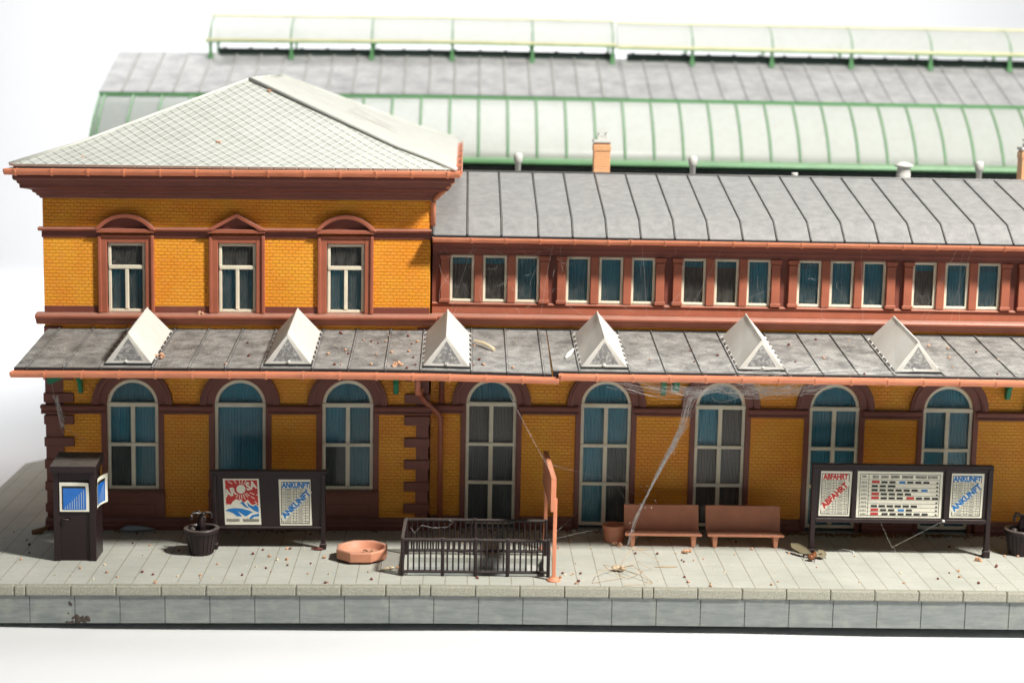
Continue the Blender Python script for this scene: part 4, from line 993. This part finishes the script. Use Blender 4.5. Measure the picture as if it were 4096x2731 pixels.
for k in range(1, 14):
    y = lerp(FY0, FY1, k/14); m_ = MB(); m_.tube([(fx0, y, .12), (fx0, y, .94)], .026, 6); m_.build('bar', M['dark'], rl)
# --- sign post
sp = thing('sign_post', at(1.73, -3.8), 'salmon two-legged station sign seen edge-on at the stairwell', 'sign')
for yy in (-5.40, -2.30):
    xo = .05 if yy < -5 else -.045
    m_ = MB(); m_.box(1.69+xo, 1.79+xo, yy-.05, yy+.05, .0, 2.2); m_.lathe([(0, 0), (.19, 0), (.18, .03), (.10, .10), (0, .12)], 1.74+xo, yy, 20); m_.build('leg', M['salmon'], sp, bevel=.012)
m_ = MB(); m_.hexa([(1.665, -5.52, 1.86), (1.80, -5.52, 1.86), (1.735, -2.2, 1.86), (1.60, -2.2, 1.86), (1.665, -5.52, 2.76), (1.80, -5.52, 2.76), (1.735, -2.2, 2.76), (1.60, -2.2, 2.76)]); m_.build('board', M['salmon'], sp, bevel=.012)

# ================================================================== crumbs, insects, cobwebs
def crumb_obj(name, mat, x, y, z, r, label, cat, group, sc=(1, 1, .8), jit=.25, bx=True):
    m_ = MB(); m_.blob((0, 0, 0), r, jit, 1, sc); o = m_.build(name, M[mat], None, bend=False, smooth=(jit < .2))
    o.location = (x, y, z + r*sc[2]*.8 + (B(x) if bx else 0)); o.rotation_euler = (rnd.uniform(-.4, .4), rnd.uniform(-.4, .4), rnd.uniform(0, 6)); tag(o, label, cat, group); return o
def free(x, y):
    if HX0-.15 < x < HX1+.15 and HY0-.15 < y < HY1+.15: return False
    if kx0-.1 < x < kx1+.1 and ky0-.1 < y < ky1+.1: return False
    if math.hypot(x+3.3, y+3.4) < .85 or math.hypot(x+7.69, y+2.93) < .4 or math.hypot(x-3.68, y+1.33) < .4: return False
    return True
for name, mat, n, lab, grp, r0, r1, jt, kind in (
    ('seed', 'seed_red', 42, 'tiny dark red round seed lying on the grey paving', 'dark red seeds on the paving', .028, .048, .12, 0),
    ('crumb', 'crumb', 46, 'tiny orange crumb lying on the grey paving', 'orange crumbs on the paving', .026, .055, .35, 0),
    ('crumb', 'crumb_pale', 40, 'tiny pale flake lying on the grey paving', 'pale flakes on the paving', .018, .035, .4, 0)):
    for _ in range(n):
        for tr in range(20):
            x, y = rnd.uniform(-14, 15), rnd.uniform(-5.8, -.6) if rnd.random() < .8 else rnd.uniform(-5.8, -4)
            if free(x, y): break
        crumb_obj(name, mat, x, y, 0, rnd.uniform(r0, r1), lab, 'seed' if name == 'seed' else 'crumb', grp, jit=jt)
for name, mat, n, lab, grp in (('seed', 'seed_red', 26, 'tiny dark red seed resting on the dusty canopy roof', 'dark red seeds on the canopy'), ('crumb', 'crumb', 24, 'tiny orange crumb resting on the dusty canopy roof', 'orange crumbs on the canopy')):
    for _ in range(n):
        while True:
            x = rnd.uniform(-12, 14.5) if rnd.random() < .45 else rnd.uniform(-5, 0); y = rnd.uniform(-4.15, -.5)
            if all(abs(x-s_) > .7 for s_ in SK): break
        crumb_obj(name, mat, x, y, cz(y) + (droop(x, y)), rnd.uniform(.028, .05), lab, 'seed' if name == 'seed' else 'crumb', grp, jit=.15)
# bigger clusters
for (x, y, z, n, nm, lab) in ((-8.72, -3.3, None, 9, 'crumb_cluster', 'orange crumb lump stuck beside the leftmost skylight'), (-2.35, -3.9, None, 9, 'crumb_cluster', 'orange crumb lump on the canopy edge left of the third skylight'),
                              (3.75, -1.85, 0, 8, 'crumb_cluster', 'orange and white crumbs at the foot of the terracotta pot'), (5.62, -2.55, 0, 7, 'crumb_cluster', 'orange crumb lump on paving before the first bench'), (13.55, -3.0, 0, 7, 'crumb_cluster', 'orange crumb lump at the right leg of the large notice board'),
                              (-8.0, -.42, 6.20, 7, 'crumb_cluster', 'orange crumb lump on the ledge below the upper windows')):
    m_ = MB(); zb_ = (cz(y)+droop(x, y)) if z is None else z
    for _ in range(n): m_.blob((x+rnd.uniform(-.13, .13), y+rnd.uniform(-.1, .1), zb_+rnd.uniform(.02, .1)), rnd.uniform(.03, .06), .3, 1)
    tag(m_.build(nm, M['crumb'], None), lab, 'crumbs')
m_ = MB()
for _ in range(22): m_.blob((-3.05+rnd.gauss(0, .16), -3.35+rnd.gauss(0, .13), .13+rnd.uniform(0, .05)), rnd.uniform(.02, .045), .3, 1, (1.2, .8, .6))
tag(m_.build('crumb_cluster', M['litter'], None), 'brown seeds and husks gathered inside the octagonal basin', 'crumbs')
for (t_, x, lab) in ((.10, -11.2, 'small orange crumb near the left corner of the pale pyramid roof'), (.30, -7.6, 'small orange crumb midway up the pale pyramid roof'), (.86, -6.4, 'small orange crumb near the top of the pale pyramid roof')):
    m_ = MB(); y = lerp(ry0, ay0, t_); z = lerp(rz, az, t_) + (kk*min(1, t_/kt) if t_ < kt else kk*(1-t_)/(1-kt))
    for _ in range(3): m_.blob((x+rnd.uniform(-.05, .05), y, z+.04), .04, .3, 1)
    tag(m_.build('crumb', M['crumb'], None), lab, 'crumb')
# litter along the foot of the walls, fine grit (nobody could count it)
m_ = MB()
for _ in range(900):
    x = rnd.uniform(-1.4, 15.5) if rnd.random() < .8 else rnd.uniform(-11, -1.4)
    if rnd.random() < .5: x = rnd.gauss(11.5, 2)
    m_.blob((x, (-.25 if x > -1.5 else -.5) - abs(rnd.gauss(0, .16)), .02), rnd.uniform(.012, .035), .4, 1, (1.3, 1, .7))
tag(m_.build('wall_foot_litter', M['litter'], None), 'brown husks and dirt swept along the foot of the station wall', 'litter', kind='stuff')
m_ = MB()
for _ in range(1500):
    x, y = rnd.uniform(-14.5, 15.5), rnd.uniform(-5.9, -.3)
    if free(x, y): m_.blob((x, y, .004), rnd.uniform(.006, .014), .4, 1)
for _ in range(900):
    x = rnd.uniform(-12.2, 15.5); y = rnd.uniform(-4.2, -.1); m_.blob((x, y, cz(y)+.006+droop(x, y)), rnd.uniform(.006, .013), .4, 1)
tag(m_.build('fine_grit', M['crumb_pale'], None), 'fine pale grit sprinkled over paving and canopy', 'grit', kind='stuff')
# blue-grey husk by the wall
m_ = MB(); m_.tube([(-10.3, -.62, .07), (-10.1, -.65, .10), (-9.85, -.66, .10), (-9.6, -.60, .09), (-9.35, -.52, .06)], [.03, .09, .085, .05, .01], 8); tag(m_.build('husk', M['feather'], None, smooth=True), 'blue-grey pointed husk lying by the wall behind the kiosk', 'husk')
m_ = MB(); m_.tube([(-3.3+.55, -4.60, .03), (-2.55, -4.55, .05), (-2.40, -4.5, .06)], [.01, .05, .03], 6); tag(m_.build('flake', M['crumb_pale'], None), 'pale flat flake on the paving between basin and railing', 'flake')
m_ = MB(); m_.tube([(-4.75, -2.55, .04), (-4.55, -2.6, .05), (-4.42, -2.6, .04)], [.015, .045, .03], 6); tag(m_.build('husk', M['seed_red'], None), 'red-brown husk at the right leg of the small notice board', 'husk')
# bark-like scrap near the leftmost wall
m_ = MB(); m_.tube([(-12.75, -.9, .05), (-12.5, -.85, .09), (-12.38, -.6, .12), (-12.42, -.35, .1)], [.07, .09, .05, .03], 6); tag(m_.build('husk', M['litter'], None), 'curled brown husk left of the kiosk on shaded paving', 'husk')
# daddy-long-legs (dead, dried)
sd = thing('dead_spider', at(3.55, -4.45), 'dried pale long-legged spider lying on the paving near the kerb', 'spider')
m_ = MB(); m_.blob((3.50, -4.45, .10), .10, .25, 2, (1.2, 1, .7)); m_.blob((3.66, -4.50, .10), .08, .2, 2); m_.build('body', M['straw'], sd)
legs = [[(3.55,-4.4,.12),(4.05,-3.5,.42),(4.75,-3.75,.08)], [(3.6,-4.42,.12),(4.05,-4.2,.22),(4.45,-4.4,.05)], [(3.6,-4.5,.12),(3.95,-4.6,.20),(4.10,-4.85,.12),(3.75,-5.25,.05)], [(3.5,-4.45,.12),(3.15,-4.4,.16),(3.3,-4.7,.10),(3.72,-5.3,.05)], [(3.45,-4.5,.12),(3.0,-5.1,.18),(2.80,-5.65,.04),(3.65,-5.15,.05)], [(3.6,-4.55,.1),(4.0,-5.1,.12),(4.35,-5.65,.04),(3.6,-5.85,.03)], [(3.55,-4.5,.1),(3.9,-4.9,.3),(4.35,-5.6,.05)]]
for p_ in legs:
    m_ = MB(); m_.tube([Vector(q)+Vector((0, 0, 0)) for q in p_], .009, 5); m_.build('leg', M['straw'], sd)
m_ = MB()
m_.prism([(4.55, 0), (4.75, .05), (5.1, .06), (5.2, 0), (5.0, -.03), (4.7, -.03)], 0, .01); o_ = m_.build('insect_wing', M['straw'], None, bend=False); o_.rotation_euler = (-PI/2, 0, 0); o_.location = (0, -4.0, .02); tag(o_, 'straw-coloured narrow insect wing on the paving right of the spider', 'insect wing')
m_ = MB(); m_.prism([(3.95, 0), (4.15, .05), (4.5, .04), (4.6, 0), (4.4, -.03), (4.1, -.03)], 0, .01); o_ = m_.build('insect_wing', M['straw'], None, bend=False); o_.rotation_euler = (-PI/2, 0, 0); o_.location = (0.05, -2.25, .02); tag(o_, 'straw-coloured narrow insect wing below the first bench', 'insect wing')
fl_ = thing('dead_fly', at(9.0, -2.95), 'dead brown fly with crumpled wings at the left leg of the large notice board', 'fly')
m_ = MB(); m_.blob((8.93, -3.22, .11), .10, .12, 2, (1, 1, .8)); m_.blob((9.04, -3.05, .12), .09, .25, 2, (1, 1.2, .8)); m_.blob((9.11, -2.86, .10), .07, .25, 2); m_.build('body', M['fly_body'], fl_, smooth=True)
for pts in ([(9.0,-3.0,.13),(8.88,-2.75,.24),(8.70,-2.50,.30),(8.52,-2.38,.27),(8.52,-2.52,.20),(8.75,-2.85,.11)], [(9.1,-3.05,.14),(9.22,-2.85,.22),(9.36,-2.85,.20),(9.40,-2.98,.12),(9.26,-3.1,.06)]):
    m_ = MB(); m_.b.faces.new([m_.b.verts.new(p) for p in pts]); m_.tube(pts, .014, 5); o_ = m_.build('wing', M['fly_wing'], fl_, normals=False)
for q in range(5):
    a = q*1.1; m_ = MB(); m_.tube([(9.05, -3.0, .10), (9.05+.2*math.cos(a), -3.0+.2*math.sin(a), .16), (9.05+.36*math.cos(a+.2), -3.0+.36*math.sin(a+.2), .01)], .012, 4); m_.build('leg', M['grit_dark'], fl_)
# cobwebs
def strand(mb, a, b_, r_=.005, sag=.05, wob=.03, n=7):
    a, b_ = Vector(a), Vector(b_); pts = []; off = Vector((rnd.gauss(0, wob), rnd.gauss(0, wob), rnd.gauss(0, wob)))
    for k in range(n+1):
        t_ = k/n; pts.append(a.lerp(b_, t_) + Vector((0, 0, -sag*4*t_*(1-t_))) + off*math.sin(PI*t_) + Vector((rnd.gauss(0, wob*.15), rnd.gauss(0, wob*.15), rnd.gauss(0, wob*.15))))
    mb.tube(pts, r_, 3, cap=False)
cw = MB()
K1 = Vector((5.35, -3.7, 4.35)); K2 = Vector((4.95, -3.0, 2.85)); K3 = Vector((4.12, -2.3, .70)); K4 = Vector((3.95, -2.3, .03))
path = [Vector((6.9, -4.1, 5.18)), Vector((6.0, -3.95, 4.90)), Vector((5.45, -3.7, 4.55)), Vector((5.30, -3.4, 3.75)), K2, Vector((4.62, -2.75, 2.05)), Vector((4.40, -2.55, 1.5)), K3, K4]
wid = [.22, .11, .14, .13, .09, .06, .03, .07, .03]
for _ in range(46):
    a0, a1 = rnd.uniform(0, 4), rnd.uniform(4, 8); pts = []; ph = (rnd.gauss(0, .75), rnd.gauss(0, .75), rnd.gauss(0, .75)); n = 26
    for k in range(n+1):
        q = lerp(a0, a1, k/n); i = min(int(q), 7); fr = q-i; p = path[i].lerp(path[i+1], fr); w = lerp(wid[i], wid[i+1], fr)
        ph = tuple(v*.93 + rnd.gauss(0, .16) for v in ph); pts.append(p + Vector((ph[0]*w*.8, ph[1]*w, ph[2]*w*.35)))
    cw.tube(pts, rnd.choice((.002, .003, .005)), 3, cap=False)
for _ in range(30):
    a = path[1] + Vector((rnd.gauss(0, .2), rnd.gauss(0, .1), rnd.gauss(0, .1))); strand(cw, a, (rnd.uniform(7.0, 9.5), rnd.uniform(-4.4, -3.8), rnd.uniform(4.85, 5.25)), .004, rnd.uniform(.0, .25), .06)
for _ in range(20): strand(cw, path[1] + Vector((rnd.gauss(0, .2), 0, rnd.gauss(0, .08))), (rnd.uniform(3.0, 5.2), -4.45, rnd.uniform(4.95, 5.15)), .004, rnd.uniform(.05, .2), .05)
for _ in range(16): strand(cw, (rnd.uniform(6.5, 7.2), -4.3, 5.1), (7.9+rnd.gauss(0, .1), -1.5, 4.35+rnd.gauss(0, .1)), .004, .05, .05)
for _ in range(16): strand(cw, (rnd.uniform(7.8, 9.2), -4.4, 5.15), (rnd.uniform(7.4, 8.8), -3.0, rnd.uniform(4.5, 4.9)), .004, .1, .08)
for _ in range(16): strand(cw, (rnd.uniform(6.0, 8.0), -4.3, 5.3), (rnd.uniform(6.2, 11.5), rnd.uniform(-4.2, -3.4), 5.45), .004, -.02, .04)
for _ in range(26): cw.blob(path[rnd.choice((2, 4, 5, 6, 7))] + Vector((rnd.gauss(0, .12), rnd.gauss(0, .08), rnd.gauss(0, .25))), rnd.uniform(.010, .022), .4, 1)
tag(cw.build('cobweb', M['web'], None, bend=False), 'thick dusty cobweb rope hanging from the canopy gutter down to the bench', 'cobweb')
cw = MB()
for (a, b_) in (((.42, -4.4, 5.05), (1.70, -5.0, 2.78)), ((1.75, -3.6, 2.7), (3.46, -2.2, 2.05)), ((3.46, -2.2, 2.05), (4.3, -2.5, 1.6)), ((3.46, -2.2, 2.05), (4.9, -1.5, .1)), ((1.75, -5.0, 1.0), (3.4, -1.0, .3)), ((3.0, -.2, .9), (1.9, -2.9, .6))): strand(cw, a, b_, .0020, .04, .02)
tag(cw.build('cobweb', M['web'], None, bend=False), 'single thin web threads strung from gutter to sign post and benches', 'cobweb')
cw = MB()
for k in range(48):
    x = rnd.choice((rnd.uniform(-1.2, 2.2), rnd.uniform(-1.2, 15))); z = rnd.uniform(6.3, 8.2); a = rnd.uniform(0, PI); l_ = rnd.uniform(.15, .9)
    strand(cw, (x, rnd.uniform(-.45, -.12), z), (x+l_*math.cos(a), rnd.uniform(-.5, -.12), min(8.3, max(6.25, z+l_*math.sin(a)*rnd.choice((-1, 1))))), .0016, .02, .05, 5)
for _ in range(9): x = rnd.uniform(-.8, 14); strand(cw, (x, -.6, 8.35), (x+rnd.uniform(-1, 1), -.27, 6.25), .0018, .02, .05)
tag(cw.build('cobweb', M['web'], None, bend=False), 'wispy web threads across the row of upper wing windows', 'cobweb')
cw = MB()
for _ in range(14): strand(cw, (-12.1+rnd.gauss(0, .06), -.5, 3.9), (-11.95+rnd.gauss(0, .08), -.42, 3.1+rnd.gauss(0, .1)), .004, .0, .06)
strand(cw, (-12.2, -.5, 4.3), (-12.1, -.5, 3.8), .004); strand(cw, (-11.95, -.45, 3.1), (-11.3, -.4, 2.6), .0035)
tag(cw.build('cobweb', M['web'], None, bend=True), 'small tangled web on the left corner stones of the corner house', 'cobweb')
cw = MB()
a = Vector((12.62, -2.85, 1.08)); b_ = Vector((11.3, -2.6, .25)); strand(cw, a, b_, .0025, 0, .0); strand(cw, b_, (11.45, -2.3, -.0), .0022, 0, .03); strand(cw, b_, (11.0, -2.4, .9), .004, 0, .03); cw.blob(a, .045, .1, 1)
pts = [(9.95, -2.1, .03), (10.05, -2.15, .06), (10.2, -2.2, .04), (10.3, -2.35, .05), (10.25, -2.45, .04)]; cw.tube(pts, .012, 4)
tag(cw.build('cobweb', M['web'], None, bend=False), 'web thread with a tiny bead under the large notice board', 'cobweb')
cw = MB(); pts = [(-2.0, -3.0, .75), (-1.9, -3.05, .62), (-1.7, -3.1, .85), (-1.4, -3.1, .78), (-1.0, -3.1, .80), (-.85, -3.1, .95), (-.95, -3.1, 1.0)]; cw.tube(pts, .0028, 4); tag(cw.build('hair', M['web'], None), 'fine curled fibre caught on the back rail of the stair railing', 'fibre')
m_ = MB(); m_.tube([(-.35, -1.6, cz(-1.6)+.1), (-.1, -1.9, cz(-1.9)+.12), (.1, -2.2, cz(-2.2)+.1), (.2, -2.3, cz(-2.3)+.05)], [.03, .045, .04, .05], 6); tag(m_.build('husk', M['crumb_pale'], None, extra=droop), 'pale curled husk on the canopy right of the third skylight', 'husk')
m_ = MB(); m_.tube([(2.35, -2.4, cz(-2.4)+.1), (2.2, -2.9, cz(-2.9)+.08), (2.1, -3.1, cz(-3.1)+.04)], [.03, .07, .03], 6); tag(m_.build('flake', M['skylight'], None), 'white splinter leaning on the left side of the fourth skylight', 'flake')

# ------------------------------------------------------------------ light
w = bpy.data.worlds.new('World'); S.world = w; w.use_nodes = True
bg = w.node_tree.nodes['Background']; bg.inputs[1].default_value = .21
wt = w.node_tree; tc = wt.nodes.new('ShaderNodeTexCoord'); vm = wt.nodes.new('ShaderNodeVectorMath'); vm.operation = 'DOT_PRODUCT'   # dim room, brighter towards the window on the right
vm.inputs[1].default_value = (.62, -.25, .74); wt.links.new(tc.outputs['Generated'], vm.inputs[0])
wr = wt.nodes.new('ShaderNodeValToRGB'); mr = wt.nodes.new('ShaderNodeMapRange'); mr.inputs[1].default_value = -1; mr.inputs[2].default_value = 1
wt.links.new(vm.outputs['Value'], mr.inputs[0]); wt.links.new(mr.outputs[0], wr.inputs[0]); wt.links.new(wr.outputs[0], bg.inputs[0])
wr.color_ramp.elements[0].position = .25; wr.color_ramp.elements[0].color = (.07, .07, .075, 1); wr.color_ramp.elements[1].position = 1.0; wr.color_ramp.elements[1].color = (.95, .98, 1, 1)
def area(name, loc, target, size, power, col=(1, 1, 1), sy=None):
    l = bpy.data.lights.new(name, 'AREA'); l.energy = power; l.size = size; l.color = col; l.shape = 'DISK' if sy is None else 'RECTANGLE'
    if sy: l.size_y = sy
    o = bpy.data.objects.new(name, l); COL.objects.link(o); o.location = loc
    o.rotation_euler = (Vector(target)-Vector(loc)).to_track_quat('-Z', 'Y').to_euler(); return o
area('key_lamp', (31, -26, 47), (0, 1, 3), 6.5, 66000, (1, .965, .90))
area('backdrop_fill', (0, 48, 52), (0, 96, 22), 60, 56000, (1, 1, 1))  # added fill light, only there to whiten the backdrop
area('shed_fill', (4, 30, 62), (4, 22, 0), 30, 18500, (1, 1, 1))  # added fill light above the shed, brightens its roof and the wing roof

sl = bpy.data.lights.new('floor_fill_spot', 'SPOT'); sl.energy = 200000; sl.spot_size = math.radians(58); sl.spot_blend = .8; sl.shadow_soft_size = 8  # added fill spot, lifts the paper floor behind the model at the left
so = bpy.data.objects.new('floor_fill_spot', sl); COL.objects.link(so); so.location = (-34, 50, 66); so.rotation_euler = (Vector((-25, 38, 0))-Vector(so.location)).to_track_quat('-Z', 'Y').to_euler()
for o in bpy.data.objects:
    if '_w' in o.keys(): del o['_w']
S.render.engine = 'CYCLES'
S.view_settings.view_transform = 'Standard'; S.view_settings.look = 'None'; S.view_settings.exposure = 0; S.view_settings.gamma = 1
S.cycles.max_bounces = 8; S.cycles.transparent_max_bounces = 12
